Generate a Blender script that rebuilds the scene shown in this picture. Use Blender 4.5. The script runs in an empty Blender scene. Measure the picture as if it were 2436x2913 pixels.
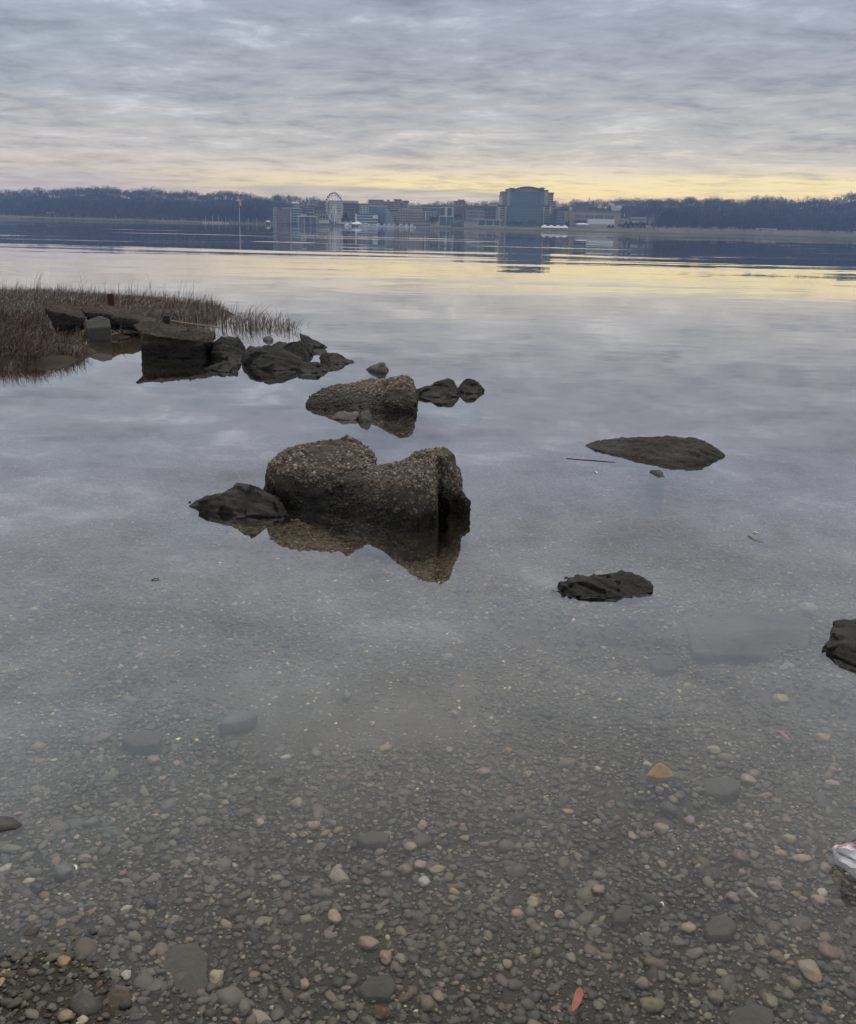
import bpy, bmesh, math, random
import numpy as np
from mathutils import Vector, Matrix, noise
random.seed(7); rng = np.random.default_rng(7)
SC = bpy.context.scene
COL = SC.collection
R = math.radians

# ------------------------------------------------------------------ camera
F = 2900.0; CX, CY = 1218.0, 1456.5; H = 1.6
PITCH = R(15.63); ROLL = R(1.29)
fw = Vector((0, math.cos(PITCH), -math.sin(PITCH)))
rt0 = Vector((1, 0, 0)); up0 = Vector((0, math.sin(PITCH), math.cos(PITCH)))
rt = rt0*math.cos(ROLL) + up0*math.sin(ROLL)
up = up0*math.cos(ROLL) - rt0*math.sin(ROLL)
EYE = Vector((0, 0, H))
cam = bpy.data.cameras.new('camera'); camo = bpy.data.objects.new('camera', cam); COL.objects.link(camo)
M = Matrix((rt, up, -fw)).transposed().to_4x4(); M.translation = EYE
camo.matrix_world = M
cam.sensor_fit = 'HORIZONTAL'; cam.sensor_width = 36; cam.lens = 36*F/2436
cam.clip_start = 0.05; cam.clip_end = 20000
SC.camera = camo

def ray(px, py): return fw + rt*((px-CX)/F) - up*((py-CY)/F)
def P(px, py, Y):                      # point on the sight line at forward distance Y
    d = ray(px, py); return EYE + d*(Y/d.y)
def G(px, py, z=0.0):                  # point on the level plane z
    d = ray(px, py); return EYE + d*((z-H)/d.z)
def proj(x, y, z):
    v = Vector((x, y, z-H)); k = F/v.dot(fw); return CX+v.dot(rt)*k, CY-v.dot(up)*k

def lin(c):
    return tuple((v/12.92 if v <= 0.04045 else ((v+0.055)/1.055)**2.4) for v in [x/255 for x in c]) + (1,)

# ------------------------------------------------------------------ tags
def tag(o, label=None, cat=None, group=None, kind=None):
    if label: o['label'] = label
    if cat: o['category'] = cat
    if group: o['group'] = group
    if kind: o['kind'] = kind
    return o
def link(name, me, mat=None, parent=None):
    o = bpy.data.objects.new(name, me); COL.objects.link(o)
    if mat is not None: me.materials.append(mat)
    if parent is not None: o.parent = parent; o.matrix_parent_inverse = Matrix.Translation(-parent.location)
    return o
def empty(name, loc, label, cat, group=None):
    o = bpy.data.objects.new(name, None); COL.objects.link(o); o.location = loc
    o.empty_display_size = 0.1
    return tag(o, label, cat, group)
def np_mesh(name, V, Fc, smooth=True, col=None):
    """V (n,3); Fc (m,k) all faces with k corners"""
    V = np.asarray(V, dtype=np.float32); Fc = np.asarray(Fc, dtype=np.int32)
    me = bpy.data.meshes.new(name); n, k = Fc.shape
    me.vertices.add(len(V)); me.vertices.foreach_set('co', V.ravel())
    me.loops.add(n*k); me.loops.foreach_set('vertex_index', Fc.ravel())
    me.polygons.add(n); me.polygons.foreach_set('loop_start', np.arange(0, n*k, k, dtype=np.int32))
    me.update(calc_edges=True)
    me.polygons.foreach_set('use_smooth', np.full(n, smooth))
    if col is not None:
        a = me.color_attributes.new('tint', 'FLOAT_COLOR', 'POINT')
        c = np.ones((len(V), 4), dtype=np.float32); c[:, :3] = col
        a.data.foreach_set('color', c.ravel())
    me.validate(); return me

# ------------------------------------------------------------------ node helper
class N:
    def __init__(s, tree): s.t = tree; s.n = tree.nodes; s.l = tree.links
    def node(s, typ, **kw):
        nd = s.n.new(typ)
        for k, v in kw.items(): setattr(nd, k, v)
        return nd
    def put(s, sock, v):
        if v is None: return
        if isinstance(v, bpy.types.NodeSocket): s.l.new(v, sock)
        else: sock.default_value = v
    def m(s, op, a, b=None, c=None, clamp=False):
        nd = s.node('ShaderNodeMath', operation=op, use_clamp=clamp)
        s.put(nd.inputs[0], a); s.put(nd.inputs[1], b); s.put(nd.inputs[2], c); return nd.outputs[0]
    def v(s, op, a, b=None):
        nd = s.node('ShaderNodeVectorMath', operation=op)
        s.put(nd.inputs[0], a)
        if op == 'SCALE': s.put(nd.inputs[3], b)
        else: s.put(nd.inputs[1], b)
        return nd.outputs[1] if op in ('DOT_PRODUCT', 'LENGTH') else nd.outputs[0]
    def xyz(s, x, y, z):
        nd = s.node('ShaderNodeCombineXYZ'); s.put(nd.inputs[0], x); s.put(nd.inputs[1], y); s.put(nd.inputs[2], z); return nd.outputs[0]
    def sep(s, v):
        nd = s.node('ShaderNodeSeparateXYZ'); s.put(nd.inputs[0], v); return nd.outputs
    def mix(s, f, a, b, mode='MIX'):
        nd = s.node('ShaderNodeMix', data_type='RGBA', blend_type=mode, clamp_factor=True)
        s.put(nd.inputs[0], f); s.put(nd.inputs[6], a); s.put(nd.inputs[7], b); return nd.outputs[2]
    def ramp(s, f, stops, interp='LINEAR'):
        nd = s.node('ShaderNodeValToRGB'); cr = nd.color_ramp; cr.interpolation = interp
        while len(cr.elements) < len(stops): cr.elements.new(0.5)
        for e, (p, c) in zip(cr.elements, stops):
            e.position = p; e.color = c if len(c) == 4 else tuple(c)+(1,)
        s.put(nd.inputs[0], f); return nd.outputs[0]
    def rng(s, v, a, b, c=0.0, d=1.0, smooth=True):
        nd = s.node('ShaderNodeMapRange', interpolation_type='SMOOTHSTEP' if smooth else 'LINEAR')
        s.put(nd.inputs[0], v); s.put(nd.inputs[1], a); s.put(nd.inputs[2], b); s.put(nd.inputs[3], c); s.put(nd.inputs[4], d); return nd.outputs[0]
    def noise(s, vec, scale=1.0, detail=4.0, rough=0.5, color=False, dist=0.0):
        nd = s.node('ShaderNodeTexNoise'); s.put(nd.inputs['Vector'], vec)
        nd.inputs['Scale'].default_value = scale; nd.inputs['Detail'].default_value = detail
        nd.inputs['Roughness'].default_value = rough; nd.inputs['Distortion'].default_value = dist
        return nd.outputs[1 if color else 0]
    def vor(s, vec, scale=1.0, out='Distance', feature='F1'):
        nd = s.node('ShaderNodeTexVoronoi', feature=feature); s.put(nd.inputs['Vector'], vec); nd.inputs['Scale'].default_value = scale
        return nd.outputs[out]
    def bump(s, h, strength=0.5, dist=0.01):
        nd = s.node('ShaderNodeBump'); nd.inputs['Strength'].default_value = strength; nd.inputs['Distance'].default_value = dist
        s.put(nd.inputs['Height'], h); return nd.outputs[0]
def newmat(name):
    m = bpy.data.materials.new(name); m.use_nodes = True; m.node_tree.nodes.clear()
    return m, N(m.node_tree)
def surf(n, color, rough=0.8, normal=None, spec=0.3, metal=0.0, emis=None, subsurf=None):
    b = n.node('ShaderNodeBsdfPrincipled'); n.put(b.inputs['Base Color'], color); n.put(b.inputs['Roughness'], rough)
    b.inputs['Specular IOR Level'].default_value = spec; b.inputs['Metallic'].default_value = metal
    if normal is not None: n.put(b.inputs['Normal'], normal)
    return b.outputs[0]
def out(n, s=None, vol=None):
    o = n.node('ShaderNodeOutputMaterial')
    if s is not None: n.l.new(s, o.inputs[0])
    if vol is not None: n.l.new(vol, o.inputs[1])

# ------------------------------------------------------------------ sky and sun
SUN_EL, SUN_AZ = R(67), R(14)          # the bright part of the cloud deck, ahead and to the right
w = bpy.data.worlds.new("World"); SC.world = w; w.use_nodes = True; w.node_tree.nodes.clear()
n = N(w.node_tree)
d = n.node('ShaderNodeTexCoord').outputs['Generated']
dx, dy, dz = n.sep(d)
e = n.m('MAXIMUM', dz, 0.0)
wob = n.noise(n.xyz(n.m('MULTIPLY', dx, 4.0), n.m('MULTIPLY', dy, 4.0), n.m('MULTIPLY', dz, 60.0)), 1.0, 3, 0.5)
ew = n.m('ADD', e, n.m('MULTIPLY', n.m('SUBTRACT', wob, 0.5), 0.022))
es = n.m('POWER', n.m('MAXIMUM', ew, 0.0), 0.5)     # spreads the horizon over the ramp
def sp(deg): return math.sqrt(math.sin(R(deg)))
cool = n.ramp(es, [(0.0, lin((188, 176, 172))), (sp(1.9), lin((206, 190, 180))), (sp(2.5), lin((222, 204, 184))), (sp(3.3), lin((206, 196, 184))),
                   (sp(4.6), lin((190, 184, 178))), (sp(6.2), lin((166, 169, 173))), (sp(9), lin((155, 162, 171))), (sp(13), lin((155, 161, 175))),
                   (sp(26), lin((160, 168, 174))), (sp(60), lin((174, 174, 170)))])
warm = n.ramp(es, [(0.0, lin((228, 196, 168))), (sp(1.5), lin((243, 206, 160))), (sp(2.0), lin((255, 229, 146))), (sp(2.5), lin((254, 229, 162))), (sp(3.0), lin((226, 208, 178))), (sp(3.4), lin((206, 195, 176))),
                   (sp(4.3), lin((193, 187, 176))), (sp(5.8), lin((176, 174, 172))), (sp(9), lin((157, 161, 170))), (sp(13), lin((154, 159, 174))),
                   (sp(26), lin((164, 167, 170))), (sp(60), lin((174, 174, 170)))])
hd = n.v('NORMALIZE', n.xyz(dx, dy, 0.0))
az = n.v('DOT_PRODUCT', hd, (math.sin(R(14)), math.cos(R(14)), 0.0))
glow = n.rng(az, math.cos(R(34)), math.cos(R(5)))
base = n.mix(glow, cool, n.v('SCALE', warm, n.rng(e, 0.03, 0.07, 1.22, 1.0)))
# distant grey bank on the horizon left of the glow
bankaz = n.v('DOT_PRODUCT', hd, (math.sin(R(-2)), math.cos(R(-2)), 0.0))
bank = n.m('MULTIPLY', n.rng(bankaz, math.cos(R(9)), math.cos(R(6))), n.rng(ew, math.sin(R(2.05)), math.sin(R(1.75))))
base = n.mix(n.m('MULTIPLY', bank, 0.8), base, lin((206, 192, 172)))
# cloud deck in perspective
den = n.m('ADD', e, 0.065)
u = n.m('DIVIDE', dx, den); v = n.m('DIVIDE', dy, den)
uv = n.xyz(n.m('MULTIPLY', u, 0.95), n.m('ADD', v, n.m('MULTIPLY', u, 0.10)), 0.0)
warp = n.v('SCALE', n.v('SUBTRACT', n.noise(uv, 1.1, 2, 0.5, color=True), (0.5, 0.5, 0.5)), 0.35)
uvw = n.v('ADD', uv, warp)
c1 = n.noise(uvw, 2.3, 9, 0.59)
c2 = n.noise(n.v('ADD', uvw, (7.3, 2.1, 4.0)), 0.55, 4, 0.5)
c3 = n.noise(n.v('ADD', uvw, (3.3, 9.1, 1.0)), 8.5, 6, 0.68)
cs = n.m('ADD', n.m('ADD', n.m('MULTIPLY', c1, 0.66), n.m('MULTIPLY', c2, 0.34)), n.m('MULTIPLY', n.m('SUBTRACT', c3, 0.5), 0.30))
amp = n.rng(e, 0.02, 0.16, 0.7, 1.0)
val = n.m('ADD', 1.0, n.m('MULTIPLY', n.m('SUBTRACT', cs, 0.5), n.m('MULTIPLY', amp, 1.6)))
val = n.m('MINIMUM', n.m('MAXIMUM', val, 0.72), 1.45)
lit = n.rng(cs, 0.53, 0.68)
hue = n.mix(n.m('MULTIPLY', lit, n.rng(e, .05, .12, .7, .38)), base, n.mix(glow, lin((200, 203, 210)), n.mix(n.rng(e, 0.05, 0.12), lin((226, 210, 184)), lin((198, 200, 208)))))
dk = n.rng(cs, 0.50, 0.36)
hue = n.mix(n.m('MULTIPLY', dk, 0.45), hue, n.mix(n.rng(e, 0.03, 0.10), n.mix(0.6, base, lin((196, 176, 160))), lin((146, 151, 162))))
cloud = n.v('SCALE', hue, val)
sky = n.node('ShaderNodeTexSky', sky_type='NISHITA'); sky.sun_disc = False
sky.sun_elevation = SUN_EL; sky.sun_rotation = SUN_AZ
bg1 = n.node('ShaderNodeBackground'); n.l.new(sky.outputs[0], bg1.inputs[0]); bg1.inputs[1].default_value = 0.05
bg2 = n.node('ShaderNodeBackground'); n.l.new(cloud, bg2.inputs[0]); bg2.inputs[1].default_value = 1.26
ms = n.node('ShaderNodeMixShader'); ms.inputs[0].default_value = 0.92
n.l.new(bg1.outputs[0], ms.inputs[1]); n.l.new(bg2.outputs[0], ms.inputs[2])
wo = n.node('ShaderNodeOutputWorld'); n.l.new(ms.outputs[0], wo.inputs[0])

sl = bpy.data.lights.new('sun', 'SUN'); sl.energy = 1.4; sl.angle = R(25); sl.color = (1.0, 0.93, 0.84)
so = bpy.data.objects.new('sun', sl); COL.objects.link(so)
sdir = Vector((math.sin(SUN_AZ)*math.cos(SUN_EL), math.cos(SUN_AZ)*math.cos(SUN_EL), math.sin(SUN_EL)))
so.rotation_euler = (-sdir).to_track_quat('-Z', 'Y').to_euler()

# ------------------------------------------------------------------ terrain functions
def smooth(t): t = np.clip(t, 0, 1); return t*t*(3-2*t)
BY = [-8, -1, 1.0, 1.7, 2.5, 4.0, 5.5, 8, 12, 30, 100, 3000]
BZ = [1.2, .25, .02, -.035, -.065, -.12, -.19, -.33, -.55, -1.4, -2.6, -2.6]
def vnoise(x, y, s, seed=0):
    """cheap smooth value noise on arrays"""
    x = np.asarray(x)*s+seed*17.3; y = np.asarray(y)*s+seed*5.1
    xi = np.floor(x).astype(np.int64); yi = np.floor(y).astype(np.int64); fx = x-xi; fy = y-yi
    fx = fx*fx*(3-2*fx); fy = fy*fy*(3-2*fy)
    def h(a, b):
        k = (a*374761393 + b*668265263 + seed*974711) & 0xffffffff
        k = ((k ^ (k >> 13))*1274126177) & 0xffffffff
        return ((k ^ (k >> 16)) & 0xffff)/65535.0
    return (h(xi, yi)*(1-fx)+h(xi+1, yi)*fx)*(1-fy)+(h(xi, yi+1)*(1-fx)+h(xi+1, yi+1)*fx)*fy
polyA = [(-500, 832), (0, 838), (200, 842), (450, 856), (590, 872), (640, 895), (560, 920), (440, 915), (330, 897), (130, 902), (0, 915), (-500, 930)]
polyB = [(-600, 905), (0, 905), (110, 930), (190, 975), (225, 1005), (160, 1030), (60, 1040), (0, 1043), (-600, 1060)]
polyC = [(430, 875), (690, 880), (860, 912), (890, 940), (830, 955), (740, 948), (600, 945), (480, 932)]
def toplan(pl): return np.array([[G(a, b).x, G(a, b).y] for a, b in pl])
PA, PB, PC = toplan(polyA), toplan(polyB), toplan(polyC)
PD = toplan([(185, 925), (330, 920), (375, 935), (370, 960), (300, 962), (195, 965)])
def sdist(poly, x, y):
    """signed distance, positive inside"""
    x = np.asarray(x, float); y = np.asarray(y, float); dmin = np.full(x.shape, 1e9); ins = np.zeros(x.shape, bool)
    for i in range(len(poly)):
        x1, y1 = poly[i-1]; x2, y2 = poly[i]; ex, ey = x2-x1, y2-y1
        t = np.clip(((x-x1)*ex+(y-y1)*ey)/(ex*ex+ey*ey), 0, 1)
        dmin = np.minimum(dmin, np.hypot(x-x1-t*ex, y-y1-t*ey))
        c = ((y1 > y) != (y2 > y)) & (x < (x2-x1)*(y-y1)/((y2-y1)+1e-12)+x1); ins ^= c
    return np.where(ins, dmin, -dmin)
MOUNDS = [(1640, 1688, .22, -.030), (1780, 1695, .22, -.035), (2440, 1880, .26, -.035), (2560, 1900, .2, -.035), (1880, 2206, .04, -.022), (600, 1462, .18, -.05), (740, 1466, .2, -.05), (0, 2358, .07, -.015), (1800, 1300, .35, -.09), (1960, 1305, .35, -.09)]
def bed(x, y, full=True):
    x = np.asarray(x, float); y = np.asarray(y, float)
    z = np.interp(y, BY, BZ)
    z = z + 0.048*smooth((-x-0.45+(vnoise(x, y, 4.0, 8)-.5)*.30)/0.45)*smooth((2.5-y)/0.7)*smooth((y+1)/1.5)
    z = z + (vnoise(x, y, 1.3, 1)-.5)*0.02 + (vnoise(x, y, 6.0, 2)-.5)*0.012
    for a, b, r1, top_ in MOUNDS:                   # gravel banked up against the isolated rocks
        c = G(a, b); rr = np.hypot(x-c.x, (y-c.y)*1.1)+(vnoise(x, y, 5.0, 9)-.5)*.12
        z = np.maximum(z, top_-0.50*np.maximum(rr-r1, 0))
    if full:
        for pl in (PA, PB):
            s = sdist(pl, x, y) + (vnoise(x, y, 1.6, 3)-.5)*0.5
            h = np.clip(s*0.40, -3, 0.06) + np.clip((s-.2)*0.05, 0, 0.08) + (vnoise(x, y, 3.0, 4)-.5)*0.05
            z = np.maximum(z, h)
        s = sdist(PD, x, y); z = np.maximum(z, np.clip(s*0.25, -3, .025)+(vnoise(x, y, 5.0, 6)-.5)*0.03)
        s = sdist(PC, x, y); z = np.maximum(z, np.clip(s*0.3-.12, -3, -0.04))
    return z
# ------------------------------------------------------------------ riverbed (ground sheet, near)
ys = np.concatenate([np.linspace(-8, 1, 24)[:-1], np.linspace(1, 8, 260)[:-1], np.linspace(8, 26, 170)[:-1], np.geomspace(26, 1350, 40)])
us = np.concatenate([np.linspace(-1, -.62, 16)[:-1], np.linspace(-.62, .02, 330)[:-1], np.linspace(.02, .4, 60)[:-1], np.linspace(.4, 1, 16)])
YY, UU = np.meshgrid(ys, us, indexing='ij')
XX = UU*(7+YY*0.95)
ZZ = bed(XX, YY)
nr, nc = XX.shape
ii = (np.arange(nr-1)[:, None]*nc+np.arange(nc-1)[None, :]).ravel()
bedF = np.stack([ii, ii+1, ii+nc+1, ii+nc], 1)
m, n = newmat('river_silt')
pos = n.node('ShaderNodeNewGeometry').outputs['Position']
a = n.noise(pos, 2.2, 6, 0.6); b = n.noise(pos, 60.0, 5, 0.65); c = n.noise(pos, 9.0, 5, 0.6)
col = n.ramp(n.m('ADD', n.m('MULTIPLY', a, 0.55), n.m('MULTIPLY', c, 0.45)), [(0.3, (0.055, 0.050, 0.040)), (0.5, (0.088, 0.081, 0.066)), (0.68, (0.125, 0.112, 0.088))])
col = n.mix(n.rng(b, 0.56, 0.72), col, (0.17, 0.15, 0.12, 1))
col = n.mix(n.rng(b, 0.46, 0.30), col, (0.045, 0.042, 0.036, 1))
px_, py_, pz_ = n.sep(pos)
col = n.mix(n.rng(py_, 3.6, 2.4, 0, 1), col, n.mix(1.0, col, (.50, .47, .42, 1), 'MULTIPLY'))  # near bed coloured darker to paint in shade between the stones
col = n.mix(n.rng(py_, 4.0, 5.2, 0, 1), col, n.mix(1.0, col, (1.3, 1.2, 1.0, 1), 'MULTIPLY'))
mud = n.mix(n.noise(pos, 14.0, 5, 0.7), (0.022, 0.015, 0.011, 1), (0.075, 0.052, 0.038, 1))
col = n.mix(n.m('MULTIPLY', n.rng(pz_, -0.12, 0.02), n.rng(py_, 8.0, 9.5)), col, mud)
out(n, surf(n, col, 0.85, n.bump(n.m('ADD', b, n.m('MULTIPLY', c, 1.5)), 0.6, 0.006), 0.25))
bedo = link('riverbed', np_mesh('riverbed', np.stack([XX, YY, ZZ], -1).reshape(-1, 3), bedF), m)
tag(bedo, kind='structure')

# ------------------------------------------------------------------ water
WX, WY0, WY1, WB = 2600.0, -7.0, 1900.0, -3.6
bm = bmesh.new()
vs = [bm.verts.new(c) for c in [(-WX, WY0, WB), (WX, WY0, WB), (WX, WY1, WB), (-WX, WY1, WB), (-WX, WY0, 0), (WX, WY0, 0), (WX, WY1, 0), (-WX, WY1, 0)]]
for f in [(3, 2, 1, 0), (4, 5, 6, 7), (0, 1, 5, 4), (1, 2, 6, 5), (2, 3, 7, 6), (3, 0, 4, 7)]: bm.faces.new([vs[i] for i in f])
me = bpy.data.meshes.new('water'); bm.to_mesh(me); bm.free()
m, n = newmat('river_water')
geo = n.node('ShaderNodeNewGeometry'); pos = geo.outputs['Position']
px_, py_, pz_ = n.sep(pos)
def slope(sx, sy, off, det=2.0):
    nz = n.noise(n.v('ADD', n.v('MULTIPLY', pos, (sx, sy, 1.0)), off), 1.0, det, 0.5, color=True)
    return n.v('SUBTRACT', nz, (0.5, 0.5, 0.5))
far = n.rng(py_, 11.0, 60.0)
mid = n.rng(py_, 4.0, 13.0)
patch = n.noise(n.xyz(n.m('MULTIPLY', px_, 0.012), n.m('MULTIPLY', py_, 0.05), 0.0), 1.0, 3, 0.5)
patch2 = n.rng(patch, 0.38, 0.66, 0.35, 1.5)
s1 = n.v('SCALE', slope(0.05, 0.22, (3, 1, 0), 3), n.m('MULTIPLY', far, n.m('MULTIPLY', patch2, 0.060)))
s2 = n.v('SCALE', slope(0.5, 1.9, (8, 4, 2), 2), n.m('ADD', 0.0022, n.m('MULTIPLY', mid, n.m('MULTIPLY', patch2, 0.010))))
s3 = n.v('SCALE', slope(3.0, 8.0, (1, 9, 5), 1), n.m('ADD', 0.0020, n.m('MULTIPLY', mid, 0.004)))
s4 = n.v('SCALE', slope(0.004, 0.02, (5, 2, 7), 2), n.m('MULTIPLY', n.rng(py_, 60.0, 400.0), 0.018))
sv = n.v('ADD', n.v('ADD', s1, s2), n.v('ADD', s3, s4))
sx_, sy_, _z = n.sep(sv)
s1b = n.v('SCALE', slope(0.018, 0.085, (13, 7, 3), 3), n.m('MULTIPLY', n.rng(py_, 40.0, 160.0), n.m('MULTIPLY', patch2, 0.022)))
sv = n.v('ADD', sv, s1b); sx_, sy_, _z = n.sep(sv)
nrm = n.v('NORMALIZE', n.xyz(n.m('MULTIPLY', sx_, 0.35), sy_, 1.0))
# Fresnel (Schlick) on the rippled normal, the same from above and below
cosi = n.m('ABSOLUTE', n.v('DOT_PRODUCT', geo.outputs['Incoming'], nrm))
fr = n.m('MULTIPLY', n.rng(cosi, .82, .38, .28, 1.0), n.m('ADD', 0.008, n.m('MULTIPLY', 0.98, n.m("POWER", n.m("SUBTRACT", 1.0, cosi, clamp=True), 2.22))))
up_ = n.sep(geo.outputs['True Normal'])[2]
top = n.m('MULTIPLY', n.m('GREATER_THAN', up_, 0.5), n.m('SUBTRACT', 1.0, geo.outputs['Backfacing']))
gl = n.node('ShaderNodeBsdfGlossy'); gl.inputs['Roughness'].default_value = 0.0; n.l.new(nrm, gl.inputs['Normal'])
gl.inputs['Color'].default_value = (0.97, 0.97, 0.97, 1)
tr = n.node('ShaderNodeBsdfTransparent')
mx = n.node('ShaderNodeMixShader'); n.l.new(n.m('MULTIPLY', fr, top), mx.inputs[0]); n.l.new(tr.outputs[0], mx.inputs[1]); n.l.new(gl.outputs[0], mx.inputs[2])
vs_ = n.node('ShaderNodeVolumeAbsorption'); vs_.inputs['Color'].default_value = (0.84, 0.62, 0.22, 1); vs_.inputs['Density'].default_value = 0.6
out(n, mx.outputs[0], vs_.outputs[0])
watero = link('water', me, m); tag(watero, kind='structure')

# ------------------------------------------------------------------ gravel on the bed
def ico(sub):
    bm = bmesh.new(); bmesh.ops.create_icosphere(bm, subdivisions=sub, radius=1.0)
    V = np.array([v.co[:] for v in bm.verts]); Fc = np.array([[v.index for v in f.verts] for f in bm.faces]); bm.free(); return V, Fc
def stone_template(sub, seed, flat=0.5, rough=0.16, cut=5):
    V, Fc = ico(sub); r = np.random.default_rng(seed)
    V = V.copy()
    for k in range(cut):                       # shave a few planes off a ball: worn facets
        nn = r.normal(size=3); nn /= np.linalg.norm(nn); dd = r.uniform(0.55, 0.85)
        s = V@nn; over = np.maximum(s-dd, 0); V -= nn[None, :]*(over*0.85)[:, None]
    o = Vector(r.uniform(0, 50, 3).tolist())
    dsp = np.array([noise.noise(Vector(v.tolist())*1.3+o) for v in V])
    V *= (1+rough*2*dsp)[:, None]
    V[:, 0] *= r.uniform(0.85, 1.25); V[:, 1] *= r.uniform(0.65, 0.95); V[:, 2] *= flat*r.uniform(0.7, 1.25)
    return V, Fc
T1 = [stone_template(1, 100+k, .42, .18, 8) for k in range(20)]
T2 = [stone_template(2, 200+k, .40, .15, 11) for k in range(24)]
PAL = np.array([(0.070, 0.068, 0.062), (0.095, 0.090, 0.080), (0.055, 0.056, 0.054), (0.120, 0.112, 0.098), (0.085, 0.072, 0.062),
                (0.075, 0.080, 0.072), (0.14, 0.115, 0.09), (0.10, 0.088, 0.08), (0.21, 0.165, 0.105), (0.23, 0.15, 0.11), (0.30, 0.28, 0.24), (0.16, 0.15, 0.11)])
PW = np.array([18, 15, 16, 10, 11, 8, 9, 9, 2.6, 1.8, 1.2, 5]); PW = PW/PW.sum()
gV, gF, gC, base_i = [], [], [], 0
def scatter(y0, y1, step, r0, r1, Ts, keep=1.0, sink=0.35, bright=1.0):
    global base_i
    pts = []
    yy = y0
    while yy < y1:
        hw = 0.48*yy+1.0
        k = int(2*hw/step); xs = -hw+step*(np.arange(k)+rng.uniform(-.45, .45, k)); yv = yy+rng.uniform(-.45, .45, k)*step
        pts.append(np.stack([xs, yv], 1)); yy += step*0.92
    pts = np.concatenate(pts); pts = pts[rng.random(len(pts)) < keep]
    x, y = pts[:, 0], pts[:, 1]; z = bed(x, y, False)
    silt = smooth((0.62*vnoise(x, y, 1.1, 11)+0.38*vnoise(x, y, 3.3, 12)-0.50)/0.2)    # silt drifts bury the stones
    silt *= smooth(1.35-x*0.9)*smooth((4.2-y)/1.2)
    r = r0*(r1/r0)**(rng.random(len(x))**1.6)
    stay = rng.random(len(x)) > silt*0.6
    x, y, z, r, silt = x[stay], y[stay], z[stay], r[stay], silt[stay]
    zc = z + r*0.5*(sink-0.75*silt)
    ti = rng.integers(0, len(Ts), len(x)); ci = rng.choice(len(PAL), len(x), p=PW)
    for k, (TV, TF) in enumerate(Ts):
        s = np.where(ti == k)[0]
        if not len(s): continue
        a = rng.uniform(0, 2*np.pi, len(s)); ca, sa = np.cos(a), np.sin(a)
        tl = rng.normal(0, 0.22, len(s))
        vx = TV[None, :, 0]*r[s, None]; vy = TV[None, :, 1]*r[s, None]; vz = TV[None, :, 2]*r[s, None]
        vz = vz + vx*tl[:, None]
        X = vx*ca[:, None]-vy*sa[:, None]+x[s, None]; Y = vx*sa[:, None]+vy*ca[:, None]+y[s, None]; Z = vz+zc[s, None]
        gV.append(np.stack([X, Y, Z], -1).reshape(-1, 3))
        gF.append((TF[None]+(base_i+np.arange(len(s))*len(TV))[:, None, None]).reshape(-1, 3))
        base_i += len(s)*len(TV)
        cc = PAL[ci[s]]*rng.uniform(0.4, 1.65, (len(s), 1))*bright*np.array([.84, .79, .71])
        gC.append(np.repeat(cc, len(TV), 0))
scatter(1.15, 3.4, 0.12, 0.022, 0.042, T2, 0.5, 0.1, 1.15)
scatter(1.15, 3.0, 0.030, 0.010, 0.022, T2, 1.0, 0.25, 1.15)
scatter(3.0, 3.6, 0.030, 0.010, 0.022, T1, 1.0, 0.25)
scatter(1.15, 3.2, 0.016, 0.003, 0.010, T1, 0.95, 0.5, 1.7)
scatter(3.4, 7.0, 0.13, 0.020, 0.036, T1, 0.5, 0.2, 1.3)
scatter(3.6, 10.0, 0.034, 0.009, 0.021, T1, 1.0, .3, 1.75)
scatter(3.0, 7.5, 0.034, 0.006, 0.012, T1, 0.7, 0.9, 3.0)
# stones lying on the sunken slab
q = rng.uniform((.55, 3.6), (1.75, 4.5), (900, 2)); SLAB = np.array([[G(a, b, -.10).x, G(a, b, -.10).y] for a, b in [(1940, 1745), (1975, 1855), (2160, 1862), (2290, 1875), (2310, 1790), (2280, 1750), (2100, 1735)]])
q = q[(sdist(SLAB, q[:, 0], q[:, 1]) > .01) & (rng.random(len(q)) < np.clip((vnoise(q[:, 0], q[:, 1], 6, 40)-.35)*2, 0, 1))]
for x_, y_ in q:
    TV, TF = T1[rng.integers(len(T1))]; r_ = rng.uniform(.004, .014); a_ = rng.uniform(0, 6.28); ca, sa = math.cos(a_), math.sin(a_)
    gV.append(np.stack([(TV[:, 0]*ca-TV[:, 1]*sa)*r_+x_, (TV[:, 0]*sa+TV[:, 1]*ca)*r_+y_, TV[:, 2]*r_-.067], 1)); gF.append(TF+base_i); base_i += len(TV)
    gC.append(np.repeat((PAL[rng.integers(len(PAL))]*rng.uniform(.7, 1.6))[None], len(TV), 0))
m, n = newmat('river_gravel')
tint = n.node('ShaderNodeVertexColor'); tint.layer_name = 'tint'
pos = n.node('ShaderNodeNewGeometry').outputs['Position']
a = n.noise(pos, 90.0, 4, 0.6); b = n.noise(pos, 7.0, 4, 0.6)
col = n.mix(n.rng(a, 0.35, 0.7, 0.0, 0.35), tint.outputs[0], (0.15, 0.135, 0.11, 1))
col = n.mix(n.rng(b, 0.48, 0.64, 0.0, 0.35), col, (0.078, 0.074, 0.062, 1))
out(n, surf(n, col, 0.6, n.bump(a, 0.35, 0.003), 0.35))
gme = np_mesh('gravel', np.concatenate(gV), np.concatenate(gF), True, np.concatenate(gC)); del gV, gF, gC
link('gravel', gme, m)['kind'] = 'stuff'

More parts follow.
